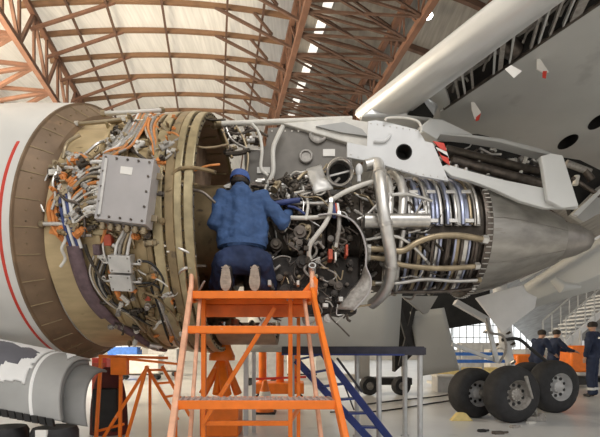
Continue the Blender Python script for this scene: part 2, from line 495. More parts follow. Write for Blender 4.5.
# -- inlet cowl, canted slightly, with its aft bulkhead, shade darkened into its tan
def canted(prof, n=96, cant=.13, a0=0, a1=2 * math.pi):
    b = MB(); b.lathe((0, AY, AZ), AX, prof, n, a0, a1, (0, 0, 1))
    for v in b.v:
        f_ = max(0.0, (AY - v.y) / 1.55)
        v.x += cant * (v.z - AZ) + .11 - .08 * f_ * f_
    return b
cowl = canted([(-4.9, 1.15), (-4.95, 1.24), (-4.9, 1.33), (-4.6, 1.46), (-4.0, 1.53), (-3.3, 1.555), (-2.72, 1.55)]).build('inlet_cowl', 'cowl_white', eng)
canted([(-2.82, 1.556), (-2.795, 1.5565), (-2.793, 1.5505), (-2.818, 1.5505)], 60, a0=1.2, a1=3.6).build('red_stripe', 'red_paint', cowl)
bh = canted([(-2.72, 1.552), (-2.70, 1.552), (-2.695, 1.53), (-2.52, 1.43), (-2.50, 1.38)]).build('aft_bulkhead', 'bulkhead_shade', eng)
b = MB()
for k in range(36):
    a = 2 * math.pi * k / 36
    pts = [EP(x + .13 * r * math.sin(a) + .11 - .08 * max(0.0, math.cos(a)) ** 2, a, r) for x, r in ((-2.695, 1.532), (-2.52, 1.435))]
    b.bar(pts[0], pts[1], .012, .008)
b.onto(bh, 'tan_dark')
b = MB()
for k in range(90):
    a = 2 * math.pi * k / 90
    f_ = max(0.0, math.cos(a)); b.ball(EP(-2.61 + .13 * 1.486 * math.sin(a) + .11 - .08 * f_ * f_, a, 1.486), .008, 6)
b.onto(bh, 'tan_dark')

# -- fan case
case = rev('fan_case', [(-2.52, 1.40), (-2.36, 1.385), (-2.0, 1.385), (-1.985, 1.42), (-1.95, 1.42), (-1.94, 1.395), (-1.62, 1.395), (-1.36, 1.40), (-1.16, 1.405), (-1.08, 1.41), (-1.06, 1.38)], 'tan_case', n=96)
for x, r, wd, m in ((-1.47, 1.45, .03, 'tan_dark'), (-1.37, 1.465, .05, 'flange'), (-1.25, 1.47, .045, 'tan_dark'), (-1.17, 1.475, .035, 'flange'), (-1.07, 1.465, .045, 'flange')):
    rg = rev('flange_ring', [(x - wd, r - .06), (x - wd, r - .008), (x - wd + .008, r), (x + wd - .008, r), (x + wd, r - .008), (x + wd, r - .06)], m, n=96)
    b = MB()
    for k in range(80):
        a = 2 * math.pi * (k + .5) / 80
        b.cyl(EP(x + wd - .002, a, r - .026), EP(x + wd + .014, a, r - .026), .010, n=6)
    b.onto(rg, 'steel_dark')
for x0 in (-1.80, -1.71):
    rev('stiffener_band', [(x0 - .018, 1.39), (x0 - .018, 1.43), (x0 + .018, 1.43), (x0 + .018, 1.39)], 'tan_dark', n=96)
rev('duct_liner', [(-1.06, 1.378), (-1.3, 1.36), (-2.0, 1.34), (-2.0, .5)], 'liner_brown', n=72)
for k in range(40):
    a = 2 * math.pi * k / 40
    b = MB()
    d = tangent(a)
    rows = []
    for r in (.60, 1.0, 1.355):
        c0, c1 = EP(-1.62, a, r), EP(-1.30, a, r) + d * .05
        nrm = (c1 - c0).cross(EP(0, a, 1) - EP(0, a, 0)).normalized() * .008
        rows.append([c0, (c0 + c1) / 2 + nrm * 1.6, c1, (c0 + c1) / 2 - nrm * 1.6])
    b.loft(rows, True); b.build('guide_vane', 'liner_brown', eng)
for k in range(24):                                  # acoustic panels on the duct's inner face
    a = 2 * math.pi * k / 24
    b = MB(); b.bar(EP(-1.10, a, 1.362), EP(-1.30, a, 1.352), .02, .02); b.build('liner_strip', 'tan_dark', eng)

# -- core
core = rev('core_case', [(-2.0, .52), (-1.5, .64), (-1.0, .62), (-.9, .66), (-.85, .66), (-.84, .60), (-.3, .57), (-.28, .62), (-.24, .62), (-.23, .57), (.3, .57), (.32, .63), (.36, .63), (.37, .58), (.9, .60), (1.0, .66), (1.2, .685), (2.06, .67), (2.18, .69)], 'core_dark')
rev('core_cowl', [(-2.0, .56), (-1.5, .68), (-1.1, .675), (-.92, .685), (-.90, .66)], 'tan_dark')
for x, r in ((-.6, .62), (-.05, .61), (.15, .61), (.55, .635), (.72, .64), (.86, .645)):
    rg = rev('casing_flange', [(x - .015, r - .05), (x - .015, r), (x + .015, r), (x + .015, r - .05)], 'steel_dark')
    b = MB()
    for k in range(60):
        a = 2 * math.pi * k / 60
        b.cyl(EP(x + .012, a, r - .018), EP(x + .03, a, r - .018), .009, n=6)
    b.onto(rg, 'steel')
tfl = rev('turbine_flange', [(2.11, .66), (2.11, .735), (2.14, .745), (2.18, .745), (2.20, .73), (2.20, .66)], 'steel_dark')
b = MB()
for k in range(72):
    a = 2 * math.pi * k / 72
    b.cyl(EP(2.125, a, .748), EP(2.185, a, .748), .007, n=6)
b.onto(tfl, 'steel')
noz = rev('exhaust_nozzle', [(2.19, .70), (2.21, .705), (2.33, .695), (2.55, .635), (2.85, .52), (3.15, .395), (3.32, .325), (3.325, .305), (3.0, .38)], 'nozzle', n=96)
b = MB()
for a in (-1.3, -.62, .12, .75):
    rows = [EP(x, a + da, r + .003) for da in (0,) for x, r in ((2.22, .704), (2.33, .694), (2.55, .634), (2.85, .52), (3.15, .394), (3.31, .327))]
    b.tube(rows, .004, 5)
b.onto(noz, 'plug')
rev('tail_plug', [(2.8, .22), (3.25, .27), (3.4, .255), (3.62, .20), (3.78, .13), (3.80, .11), (3.80, 0)], 'plug', n=48)

# cooling manifold tubes that hoop the turbine case
for i, (x, r, th, m) in enumerate(((1.24, .745, .022, 'steel_bright'), (1.33, .75, .030, 'steel_blue'), (1.43, .75, .022, 'steel'), (1.51, .752, .026, 'steel_blue'), (1.60, .748, .020, 'steel_bright'),
                                  (1.68, .748, .026, 'steel_blue'), (1.77, .745, .020, 'steel'), (1.85, .742, .024, 'steel_blue'), (1.94, .735, .018, 'brass'), (2.02, .735, .02, 'steel'))):
    for a0, a1 in ((-.02, 1.35), (-1.25, -.16)):
        b = MB(); pts = [EP(x, a0 + (a1 - a0) * k / 22, r) for k in range(23)]
        b.tube(pts, th if a0 > -.5 else th * .8, 8); b.build('cooling_tube', m if a0 > -.5 else ('steel_dark' if i % 2 else 'steel_blue'), eng)
for i in range(8):
    x0 = 1.22 + .108 * i
    for a0, a1, m in ((-.03, 1.4, ('steel', 'steel_blue', 'box_silver', 'steel_blue', 'steel', 'box_silver', 'steel_blue', 'steel')[i]), (-1.35, -.17, ('steel_dark', 'brass', 'steel_dark', 'steel', 'steel_dark', 'brass', 'steel', 'steel_dark')[i])):
        b = MB(); n = 24
        b.loft([[EP(x0 + dx, a0 + (a1 - a0) * k / n, .715 + dr) for dx, dr in ((0, 0), (.012, .010), (.07, .010), (.082, 0))] for k in range(n + 1)])
        b.build('cooling_panel', m, eng, solid=.006)
for x, r, th in ((.98, .80, .045), (1.12, .81, .05)):
    b = MB(); b.tube([EP(x + .05 * math.sin(k / 6), -.05 + 1.5 * k / 20, r) for k in range(21)], th, 12); b.build('bleed_manifold', 'steel_bright', eng)
for x, r, th in ((1.02, .79, .035), (1.16, .79, .03)):
    b = MB(); b.tube([EP(x - .03 * math.sin(k / 5), -.12 - 1.1 * k / 20, r) for k in range(21)], th, 12); b.build('bleed_manifold', 'steel', eng)
for x in (1.3, 1.5, 1.72, 1.9):
    for a in (.02, .5, .95):
        b = MB(); c = EP(x, a, .785); b.obox(c, (.05, 0, 0), tangent(a) * .022, normal(a) * .012); b.build('tube_clamp', 'steel_bright', eng, bevel=.005)

def pipe(name, pts, r, m, parent=eng, n=10, res=6, ends=None):
    b = MB(); path = spath(pts, res); b.tube(path, r, n); o = b.build(name, m, parent)
    if ends:
        for a, q in ((path[0], path[1]), (path[-1], path[-2])):
            d = (q - a).normalized(); e = MB(); e.cyl(a - d * r * .3, a + d * r * 1.6, r * 1.45, n=6); e.build('end_fitting', ends, o)
    return o
def orient_box(name, px, py, r, wd, ht, dp, m, roll=0.0, parent=eng, bevel=.01):
    x, a, _ = hit(px, py, r)
    n_, t_ = normal(a), tangent(a); ax = AX * math.cos(roll) + t_ * math.sin(roll); ay = t_ * math.cos(roll) - AX * math.sin(roll)
    c = EP(x, a, r - dp / 2)
    b = MB(); b.obox(c, ax * wd / 2, ay * ht / 2, n_ * dp / 2)
    return b.build(name, m, parent, bevel=bevel), (EP(x, a, r), ax, ay, n_)

# -- the big control box on the fan case
cb, (c, ax, ay, nn) = orient_box('control_unit', 124, 189, 1.63, .47, .60, .17, 'box_grey', -.12)
b = MB(); q = c + ay * .17 + ax * .0; b.obox(q + nn * .002, ax * .055, ay * .035, nn * .003); b.onto(cb, 'placard')
b = MB()
for sx in (-.2, -.1, 0, .1, .2):
    for sy in (-.27, .27): b.cyl(c + ax * sx + ay * sy, c + ax * sx + ay * sy + nn * .012, .012, n=6)
for sy in (-.14, 0, .14):
    for sx in (-.205, .205): b.cyl(c + ax * sx + ay * sy, c + ax * sx + ay * sy + nn * .012, .012, n=6)
b.onto(cb, 'steel_dark')
b = MB(); b.obox(c + ax * -.19 + nn * .006, ax * .012, ay * .26, nn * .006); b.build('hinge_strip', 'steel', cb, smooth=False)
for k in range(6):
    b = MB(); s = c + ax * (-.19 + .076 * k) - ay * .31 - nn * .08
    b.cyl(s, s - ay * .06, .026, n=12); b.cyl(s - ay * .03, s - ay * .045, .034, n=12); b.build('plug_connector', 'brass', cb)
for k in range(9):
    b = MB(); s = c - ax * .235 + ay * (.22 - .055 * k) - nn * .08
    b.cyl(s, s - ax * .055, .022, n=12); b.cyl(s - ax * .02, s - ax * .034, .029, n=12); b.build('plug_connector', 'steel', cb)
for sx in (-.25, .25):
    for sy in (-.2, .2):
        b = MB(); b.obox(c + ax * sx + ay * sy - nn * .12, ax * .04, ay * .03, nn * .012); b.build('mounting_lug', 'brass', cb, bevel=.004)
# -- two silver relay boxes below it
for py, h in ((264.5, .165), (283.5, .165)):
    rb, (c2, ax2, ay2, n2) = orient_box('relay_box', 119.5 + (py - 264) * .05, py, 1.56, .21, h, .13, 'box_silver', -.05)
    b = MB()
    for sx in (-1, 1):
        b.cyl(c2 + ax2 * .10 * sx - n2 * .05, c2 + ax2 * .185 * sx - n2 * .06, .014, n=8)
        b.lathe(c2 + ax2 * .175 * sx - n2 * .06 + ay2 * .03, n2, [(-.02, .022), (.02, .022), (.02, .012), (-.02, .012)], 12)
    b.onto(rb, 'steel')
    b = MB()
    for sx in (-.08, .08):
        for sy in (-.06, .06): b.cyl(c2 + ax2 * sx + ay2 * sy, c2 + ax2 * sx + ay2 * sy + n2 * .008, .008, n=6)
    b.onto(rb, 'steel_dark')
o, _ = orient_box('red_valve', 107, 240, 1.5, .075, .11, .09, 'wire_red', -.05)
o, _ = orient_box('brown_connector', 96, 250, 1.48, .07, .10, .08, 'sleeve', -.05)
o, _ = orient_box('red_valve', 147, 299, 1.47, .06, .06, .06, 'wire_red', -.05)
o, _ = orient_box('mount_plate', 100, 228, 1.43, .16, .14, .03, 'flange', -.05)
o, _ = orient_box('mount_plate', 122, 238, 1.43, .24, .2, .03, 'tan_dark', -.05)

# -- harnesses and hoses round the fan case
b = MB(); path = spath([(74, 246, 1.44), (79, 268, 1.44), (87, 290, 1.44), (97, 306, 1.44), (106, 316, 1.44)], 6)
rows = []
for i, p in enumerate(path):
    t_ = (path[min(i + 1, len(path) - 1)] - path[max(i - 1, 0)]).normalized()
    nrm = Vector((0, p.y - AY, p.z - AZ)).normalized(); s_ = t_.cross(nrm).normalized()
    rows.append([p + s_ * .075 * math.cos(q) + nrm * .04 * math.sin(q) for q in [2 * math.pi * k / 12 for k in range(12)]])
b.loft(rows, True); b.build('harness_sleeve', 'sleeve', eng)
pipe('drain_hose', [(104, 312, 1.43), (120, 326, 1.43), (140, 338, 1.43), (165, 350, 1.42)], .045, 'sleeve')
for dx, m in ((0, 'wire_white'), (3.5, 'wire_blue'), (-3.5, 'wire_blue'), (6.5, 'wire_white')):
    pipe('wire_bundle', [(62 + dx, 186, 1.46), (64 + dx, 205, 1.47), (68 + dx, 226, 1.47), (75 + dx, 248, 1.45)], .016, m)
for dx, r in ((0, .02), (4, .017), (8, .017), (13, .015)):
    pipe('wire_bundle', [(50 + dx, 222, 1.44), (49 + dx * .9, 205, 1.45), (58 + dx, 192, 1.46), (70 + dx, 180, 1.46), (82 + dx * .5, 170, 1.46)], r, 'wire_orange')
    pipe('wire_bundle', [(50 + dx, 222, 1.44), (60 + dx * .7, 238, 1.44), (74 + dx * .3, 246, 1.44)], r * .9, 'wire_orange' if dx < 9 else 'wire_red')
for k in range(7):
    pipe('wire_bundle', [(153 - k * 2.0, 113, 1.45), (147 - k * 2, 121, 1.46), (140 - k * 2.2, 134, 1.46), (132 - k * 2 + rnd.uniform(-3, 3), 146, 1.47), (118 - k * 2, 154 + rnd.uniform(-3, 3), 1.47), (100 - k, 157 + k * .6 + rnd.uniform(-3, 3), 1.46), (90 - k, 164 + k + rnd.uniform(-3, 3), 1.45)], .0125, ['wire_orange', 'hose_grey', 'brass', 'wire_orange', 'tan_dark', 'wire_orange', 'wire_white'][k])
for k in range(5):
    pipe('wire_bundle', [(172 - k * 5, 112.5, 1.43), (163 - k * 4, 118, 1.45), (157 - k * 3, 128, 1.45), (158 - k * 2, 142, 1.44), (160 - k * 2, 156, 1.44)], .015, ['brass', 'wire_orange', 'hose_grey', 'wire_orange', 'steel'][k])
for k in range(4):
    pipe('ribbed_hose', [(131 + 4 * k, 122, 1.45), (124 + 4 * k, 132, 1.46), (117 + 3 * k, 142, 1.46), (108 + 2 * k, 151, 1.45)], .021, 'hose_grey', ends='steel')
for k in range(11):
    y0 = 162 + k * 5.0
    j = rnd.uniform(-3, 3)
    pipe('wire_bundle', [(103 - k * .6, y0, 1.56), (93 - k * .5, y0 + 1 + j * .5, 1.53), (84 - k * .4, y0 + 6 + j, 1.48), (76 - k * .5, y0 + 14 + j, 1.46), (70, y0 + 24 + j, 1.45)], rnd.uniform(.013, .021), ['wire_white', 'steel', 'hose_grey', 'brass', 'wire_orange', 'steel', 'steel_bright', 'brass', 'hose_grey', 'wire_white', 'steel'][k])
pipe('support_rod', [(51, 168, 1.44), (72, 168, 1.47), (96, 168, 1.47)], .022, 'steel_bright', ends='brass')
pipe('support_rod', [(41, 224, 1.43), (58, 224, 1.46), (77, 225, 1.46)], .022, 'steel_bright', ends='brass')
pipe('support_rod', [(44, 212, 1.42), (40, 200, 1.42), (44, 184, 1.42), (52, 168, 1.43)], .014, 'steel')
pipe('air_tube', [(102, 113.5, 1.47), (125, 112.5, 1.475), (150, 111, 1.478), (163, 110, 1.48)], .022, 'offwhite', ends='brass')
pipe('air_tube', [(76, 124, 1.43), (100, 122, 1.45), (125, 119, 1.455)], .020, 'brass', ends='steel')
for k in range(4):
    pipe('wire_bundle', [(121 + 4 * k, 222, 1.52), (123 + 3 * k, 232, 1.50), (117 + 4 * k, 244, 1.50), (115 + 4 * k, 256, 1.5)], .014, ['wire_white', 'hose_grey', 'brass', 'wire_white'][k])
for k in range(5):
    pipe('wire_bundle', [(94 + 3 * k, 256 + 2 * k, 1.45), (90 + 3 * k, 272 + 3 * k, 1.46), (97 + 4 * k, 290 + 3 * k, 1.46), (112 + 5 * k, 306 + 2 * k, 1.45), (132 + 5 * k, 314 + k * 3, 1.44)], .012, ['steel', 'brass', 'black', 'hose_grey', 'black'][k])
for k in range(4):
    pipe('drain_line', [(150 + 5 * k, 285 + 6 * k, 1.44), (158 + 4 * k, 305 + 5 * k, 1.45), (163 + 5 * k, 322 + 4 * k, 1.45), (172 + 4 * k, 345, 1.44)], .013, ['black', 'steel', 'hose_grey', 'steel'][k])
pipe('drain_line', [(136, 262, 1.5), (148, 262, 1.47), (158, 270, 1.46), (164, 283, 1.46), (160, 297, 1.45)], .013, 'black')
pipe('drain_line', [(136, 284, 1.5), (150, 283, 1.46), (160, 288, 1.45)], .013, 'black')

# scattered small fittings: each bracket, connector and line is a part
def scatter(regions, count, kinds, mats, ln_):
    for i in range(count):
        x0, y0, x1, y1, r0, r1 = regions[i % len(regions)]
        px, py, r = rnd.uniform(x0, x1), rnd.uniform(y0, y1), rnd.uniform(r0, r1)
        x, a, _ = hit(px, py, r); n_, t_ = normal(a), tangent(a)
        kind = rnd.choice(kinds); m = rnd.choice(mats); c = EP(x, a, r)
        ro = rnd.uniform(-1.6, 1.6); u1 = AX * math.cos(ro) + t_ * math.sin(ro); u2 = t_ * math.cos(ro) - AX * math.sin(ro)
        b = MB()
        if kind == 'line':
            s = rnd.uniform(.06, .16); pts = [c]
            d = u1
            for k in range(rnd.randint(3, 5)):
                d = (d + u2 * rnd.uniform(-.9, .9)).normalized()
                q = pts[-1] + d * s
                rr = math.hypot(q.y - AY, q.z - AZ); tgt = r + rnd.uniform(-.03, .03)
                q = Vector((q.x, AY + (q.y - AY) * tgt / rr, AZ + (q.z - AZ) * tgt / rr)); pts.append(q)
            b.tube([Vector(p) for p in catmull(pts, 5)], rnd.choice((.008, .011, .014, .018)), 8); b.build(ln_, m, eng)
        elif kind == 'connector':
            h = rnd.uniform(.03, .07); rr = rnd.uniform(.014, .03); d = rnd.choice((n_, u1))
            b.cyl(c - d * h * .6, c + d * h, rr, n=12); b.cyl(c, c + d * h * .3, rr * 1.35, n=6); b.cyl(c + d * h, c + d * h * 1.4, rr * .6, n=8)
            b.build('connector', m, eng)
        elif kind == 'bracket':
            s = rnd.uniform(.025, .055)
            b.obox(c, u1 * s, u2 * s * .5, n_ * .008); b.obox(c + u1 * s + n_ * .02, u1 * .006, u2 * s * .5, n_ * .03)
            b.cyl(c - u1 * s * .3, c - u1 * s * .3 + n_ * .016, .010, n=6)
            b.build('bracket', m, eng, smooth=False)
        elif kind == 'valve':
            s = rnd.uniform(.03, .055)
            b.cyl(c - u1 * s, c + u1 * s, s * .7, n=14); b.cyl(c - u1 * s * 1.3, c - u1 * s, s * .85, n=14); b.cyl(c + u1 * s, c + u1 * s * 1.5, s * .45, n=10)
            b.obox(c + n_ * s * .7, u1 * s * .4, u2 * s * .4, n_ * s * .3); b.build('valve', m, eng)
fan_regions = [(56, 150, 104, 235, 1.42, 1.50), (100, 228, 150, 330, 1.42, 1.47), (150, 118, 176, 170, 1.42, 1.46), (110, 295, 185, 348, 1.42, 1.46), (106, 120, 140, 150, 1.42, 1.45)]
scatter(fan_regions, 170, ['line', 'connector', 'bracket', 'connector', 'valve'], ['steel', 'brass', 'tan_dark', 'tan_dark', 'hose_grey', 'steel_dark', 'offwhite', 'wire_orange', 'core_dark', 'flange'], 'wire_lead')
scatter([(54, 150, 84, 235, 1.43, 1.5), (84, 158, 104, 225, 1.46, 1.52), (150, 160, 172, 300, 1.42, 1.45)], 90, ['line', 'connector', 'bracket', 'valve'], ['steel', 'brass', 'hose_grey', 'steel_dark', 'offwhite', 'wire_orange', 'tan_dark', 'core_dark'], 'sensor_lead')
core_regions = [(285, 186, 372, 222, .66, .84), (368, 182, 428, 240, .68, .80), (368, 235, 432, 303, .66, .78), (262, 196, 300, 215, .64, .7), (290, 170, 316, 196, .86, .95), (266, 180, 300, 200, .75, .85)]
scatter(core_regions, 190, ['line', 'line', 'connector', 'bracket', 'valve', 'line'], ['steel', 'steel_dark', 'core_dark', 'brass', 'core_dark', 'steel_dark', 'hose_grey', 'steel_bright', 'steel', 'core_dark'], 'fuel_line')

# -- large pipework of the core
b = MB(); path = spath([(365, 166, .98), (377, 163.5, 1.0), (380, 180, 1.02), (384, 215, 1.03), (390, 250, 1.02), (391, 272, 1.0), (385, 291, .98), (372, 304, .95)], 8)
b.tube(path, .066, 16); duct = b.build('bleed_duct', 'steel_bright', eng)
for i in (14, 26, 38):
    b = MB(); d = (path[i + 1] - path[i]).normalized(); b.lathe(path[i], d, [(-.02, .066), (-.02, .078), (.02, .078), (.02, .066)], 18); b.build('duct_clamp', 'steel', duct)
pipe('air_duct', [(364, 221, .84), (378, 221, .84), (400, 221, .85), (428, 221, .83)], .082, 'steel', n=16)
pipe('oil_pipe', [(366, 249, .80), (385, 249, .84), (402, 251, .86), (418, 242, .86), (438, 236, .84), (462, 236, .82), (486, 240, .77)], .036, 'brass', n=12, ends='steel_bright')
pipe('oil_pipe', [(366, 257, .80), (385, 259, .83), (402, 265, .85), (430, 268, .85), (455, 268, .82), (478, 266, .77)], .032, 'brass', n=12, ends='steel')
pipe('fuel_manifold', [(372, 283, .82), (398, 283, .84), (425, 279, .83), (455, 281, .8), (480, 280, .76)], .024, 'steel', n=10, ends='brass')
pipe('fuel_manifold', [(388, 292, .8), (420, 292, .82), (450, 291, .8), (474, 288, .76)], .022, 'steel_dark', n=10, ends='steel')
pipe('fuel_manifold', [(365, 240, .78), (392, 236, .82), (410, 244, .82), (426, 260, .82)], .018, 'steel_bright', n=8)
pipe('fuel_manifold', [(330, 201, .92), (345, 192, .95), (362, 185, .96), (376, 181, .95)], .026, 'offwhite', n=10, ends='steel')
pipe('fuel_manifold', [(276, 203, .80), (300, 203, .84), (322, 203, .88), (331, 200, .92)], .022, 'steel_bright', n=10)
pipe('fuel_manifold', [(276, 217, .84), (300, 218, .88), (320, 217, .9), (338, 214, .9)], .024, 'offwhite', n=10)
pipe('fuel_manifold', [(391, 195, .9), (405, 194, .88), (420, 197, .84), (432, 201, .8)], .018, 'steel_bright', n=8)
pipe('white_hose', [(331, 200, 1.0), (330, 212, 1.0), (325, 224, 1.02), (316, 236, 1.03), (310, 245, 1.02), (309, 256, 1.0), (313, 262, .98), (319, 261, .96)], .026, 'offwhite', n=10, ends='steel')
pipe('white_hose', [(339, 213, .98), (339, 228, 1.0), (336, 246, .98)], .024, 'hose_grey', n=10, ends='steel')
pipe('white_hose', [(296, 176, .82), (304, 190, .86), (308, 204, .88), (306, 220, .9)], .016, 'offwhite', n=8)
for k, (m, dx) in enumerate((('wire_blue', 0), ('wire_blue', 3), ('wire_red', 6), ('wire_white', 9))):
    pipe('wire_bundle', [(332 + dx * .6, 204, .96), (333 + dx * .6, 211, .98), (334 + dx * .6, 218, .97)], .017, m)
pipe('wire_bundle', [(288, 206, .86), (296, 208, .88), (305, 214, .9)], .014, 'wire_blue')
pipe('wire_bundle', [(270, 205, .86), (285, 202, .88), (300, 200, .88)], .03, 'wire_blue')
# silver insulation blanket beside the round opening
b = MB(); rows = []
for i in range(9):
    v = i / 8; row = []
    for k in range(9):
        u = k / 8
        px = 306 + 15 * u + 8 * v + (4 if v > .5 else 0) * u; py = 170 + 24 * v - 5 * u
        p = HP(px, py, .95 + .04 * math.sin(3.1 * u) * math.sin(3.1 * v)); p += Vector((0, -1, 0)) * .02 * noise.noise(p * 14)
        row.append(p)
    rows.append(row)
b.loft(rows); b.build('insulation_blanket', 'box_silver', eng, solid=.02)
# round open air duct facing the camera
c = P(340, 172, 4.35); d = (Vector((.35, 0, CZ + .6)) - c).normalized()
b = MB(); b.lathe(c, d, [(-.35, .112), (-.02, .115), (.0, .125), (.012, .140), (0, .150), (-.03, .142), (-.35, .130)], 36); od = b.build('air_starter_duct', 'steel', eng)
b = MB(); b.lathe(c, d, [(-.20, .113), (-.20, 0)], 24); b.build('duct_shade_disc', 'cavity', od)  # black disc that paints the shadow down the duct
_, s_, u_ = frame_of(d); b = MB(); q = c - d * .10; b.bar(q - s_ * .11 + u_ * .02, q + s_ * .11 - u_ * .03, .018, .018); b.build('damper_bar', 'steel_bright', od)
b = MB(); q = P(359, 170, 4.4); b.ball(q, .055, 14, (.75, .75, 1.3)); b.cyl(q + Vector((0, 0, -.06)), q + Vector((0, 0, -.13)), .022, n=10); b.build('white_canister', 'white_paint', eng)

# accessory gearbox under the core
gb = MB()
gb.obox((.02, 4.72, 2.03), (.66, 0, 0), (0, .20, 0), (0, 0, .21)); gb.obox((.26, 4.68, 1.74), (.38, 0, 0), (0, .2, 0), (0, 0, .16))
g = gb.build('accessory_gearbox', 'gearbox_dark', eng, bevel=.03)
for px, py, Y, r, ln, m in ((303, 262, 4.40, .075, .22, 'gearbox_dark'), (322, 300, 4.42, .07, .2, 'gearbox_dark'), (338, 286, 4.40, .05, .2, 'steel_dark'), (285, 290, 4.42, .06, .18, 'gearbox_dark'), (300, 232, 4.42, .07, .16, 'steel_dark'), (276, 244, 4.44, .06, .15, 'core_dark'),
                            (318, 240, 4.46, .07, .15, 'core_dark'), (350, 264, 4.46, .04, .15, 'gearbox_dark'), (297, 312, 4.5, .05, .2, 'steel_dark'), (328, 318, 4.5, .045, .15, 'steel')):
    c = P(px, py, Y); b = MB(); b.lathe(c, (0, 1, 0), [(-.05, 0), (-.05, r * .55), (-.02, r * .6), (-.02, r), (ln * .4, r), (ln * .42, r * 1.2), (ln * .55, r * 1.2), (ln * .56, r * .9), (ln + .12, r * .9)], 18)
    b.build('gearbox_pump', m, g)
for px, py, m, w_, h_ in ((330, 256, 'wire_red', .045, .11), (335, 258, 'placard', .02, .09), (346, 252, 'wire_red', .025, .12), (306, 250, 'core_dark', .05, .05), (290, 300, 'steel', .07, .04), (325, 306, 'steel_bright', .06, .04), (340, 300, 'steel', .05, .05), (298, 284, 'offwhite', .03, .05), (270, 284, 'offwhite', .035, .06), (316, 292, 'offwhite', .03, .03)):
    c = P(px, py, 4.36); b = MB(); b.obox(c, (w_ / 2, 0, 0), (0, .09, 0), (0, 0, h_ / 2)); b.build('fitting', m, g, bevel=.004)
for i in range(72):
    px, py = rnd.uniform(264, 352), rnd.uniform(228, 322); Y = rnd.uniform(4.34, 4.46); pts = [P(px, py, Y)]
    for k in range(3):
        q = pts[-1] + Vector((rnd.uniform(-.11, .11), rnd.uniform(-.02, .03), rnd.uniform(-.12, .12))); pts.append(q)
    b = MB(); b.tube([Vector(p) for p in catmull(pts, 5)], rnd.choice((.007, .009, .012, .015)), 8); b.build('oil_line', rnd.choice(('steel_dark', 'steel_dark', 'brass', 'core_dark', 'steel', 'hose_grey', 'gearbox_dark')), g)
for i in range(64):
    px, py = rnd.uniform(264, 352), rnd.uniform(226, 318); c = P(px, py, rnd.uniform(4.36, 4.46)); b = MB(); s = rnd.uniform(.018, .04)
    b.cyl(c, c + Vector((0, .12, 0)), s, n=10); b.cyl(c + Vector((0, -.02, 0)), c + Vector((0, .02, 0)), s * .6, n=6); b.build('connector', rnd.choice(('steel_dark', 'gearbox_dark', 'brass', 'core_dark', 'hose_grey', 'steel_dark')), g)

# dark lower beam of the opened duct, seen behind the stair
b = MB(); rows = []
for k in range(25):
    a = math.radians(-128 + 66 * k / 24)
    rows.append([EP(-1.0, a, 1.30), EP(-1.0, a, 1.37), EP(-.30, a, 1.37), EP(-.30, a, 1.30)])
b.loft(rows, True); lb = b.build('lower_duct_beam', 'liner_brown', eng)
for x, m, r in ((-.95, 'steel_dark', .03), (-.72, 'core_dark', .035), (-.5, 'steel_dark', .025), (-.34, 'steel', .02)):
    b = MB(); b.tube([EP(x, math.radians(-125 + 60 * k / 18), 1.25 - .02 * (k % 2)) for k in range(19)], r, 8); b.build('drain_line', m, lb)
for i in range(16):
    a = math.radians(rnd.uniform(-110, -64)); c = EP(rnd.uniform(-.95, -.35), a, 1.27); s = rnd.uniform(.03, .06); b = MB(); b.cyl(c, c - normal(a) * s * 1.5, s, n=10); b.obox(c, (s * 1.3, 0, 0), tangent(a) * s * .6, normal(a) * .015); b.build('latch', rnd.choice(('core_dark', 'steel_dark', 'hose_grey', 'steel')), lb)

# curved heat shield that borders the gearbox bay on its right
edge = catmull([(318, 215), (334, 214), (350, 219), (361, 232), (366, 250), (366, 266), (371, 280), (368, 294), (354, 310)], 5)
b = MB(); rows = []
for (px, py) in edge:
    k = max(0, min(1, (py - 262) / 30))
    a = P(px, py, 4.22); w_ = .015 + .0 * k
    inner = P(px - 2.5 + 3.5 * (1 - k) - 15 * k, py + 1 - 2 * k, 4.34)
    deep = P(px + 3 * (1 - k) - 22 * k, py - 2 * k, 4.75)
    rows.append([a, inner, deep])
b.loft(rows); hs = b.build('heat_shield', 'hose_grey', eng, solid=.012)
b = MB(); b.tube([P(px, py, 4.22) for px, py in edge], .010, 8); b.build('seal_edge', 'box_grey', hs)

# long strut along the top of the engine and the parts of the forward mount bay
b = MB(); a0, a1 = P(222, 124, 5.0), P(352, 119, 5.0); b.cyl(a0, a1, .035, n=12); st = b.build('cowl_support_strut', 'offwhite', eng)
b = MB(); b.cyl(P(216, 124, 5.0), a0, .05, n=12); b.ball(P(214, 124, 5.0), .06, 12); b.build('strut_end', 'brass', st)
for pts, r, m in (([(252, 124), (259, 133), (262, 150), (261, 168), (268, 176)], .02, 'offwhite'), ([(268, 184), (273, 172), (273, 150), (277, 138), (283, 126)], .028, 'offwhite'),
                  ([(226, 128), (232, 140), (246, 148), (262, 150)], .015, 'steel'), ([(236, 126), (243, 138), (248, 156), (246, 176)], .014, 'brass'), ([(228, 132), (240, 134), (254, 130), (268, 136)], .016, 'steel_dark'),
                  ([(222, 130), (228, 146), (232, 158)], .02, 'tan_dark'), ([(250, 150), (240, 153), (226, 154)], .03, 'core_dark'), ([(286, 186), (276, 190), (268, 184)], .03, 'offwhite')):
    b = MB(); b.tube([P(p[0], p[1], 4.86) for p in catmull(pts, 6)], r, 8); b.build('bleed_line', m, eng)
for i in range(34):
    px, py = rnd.uniform(222, 262), rnd.uniform(126, 156)
    if py > 152 and px < 247: continue
    c = P(px, py, rnd.uniform(4.85, 5.1)); s = rnd.uniform(.02, .05); b = MB()
    b.cyl(c - Vector((s, 0, s * .4)), c + Vector((s, 0, s * rnd.uniform(-1, 1))), s * .6, n=10); b.cyl(c, c + Vector((0, -.05, 0)), s * .4, n=8)
    b.build('mount_fitting', rnd.choice(('core_dark', 'steel_dark', 'tan_dark', 'brass', 'steel')), eng)
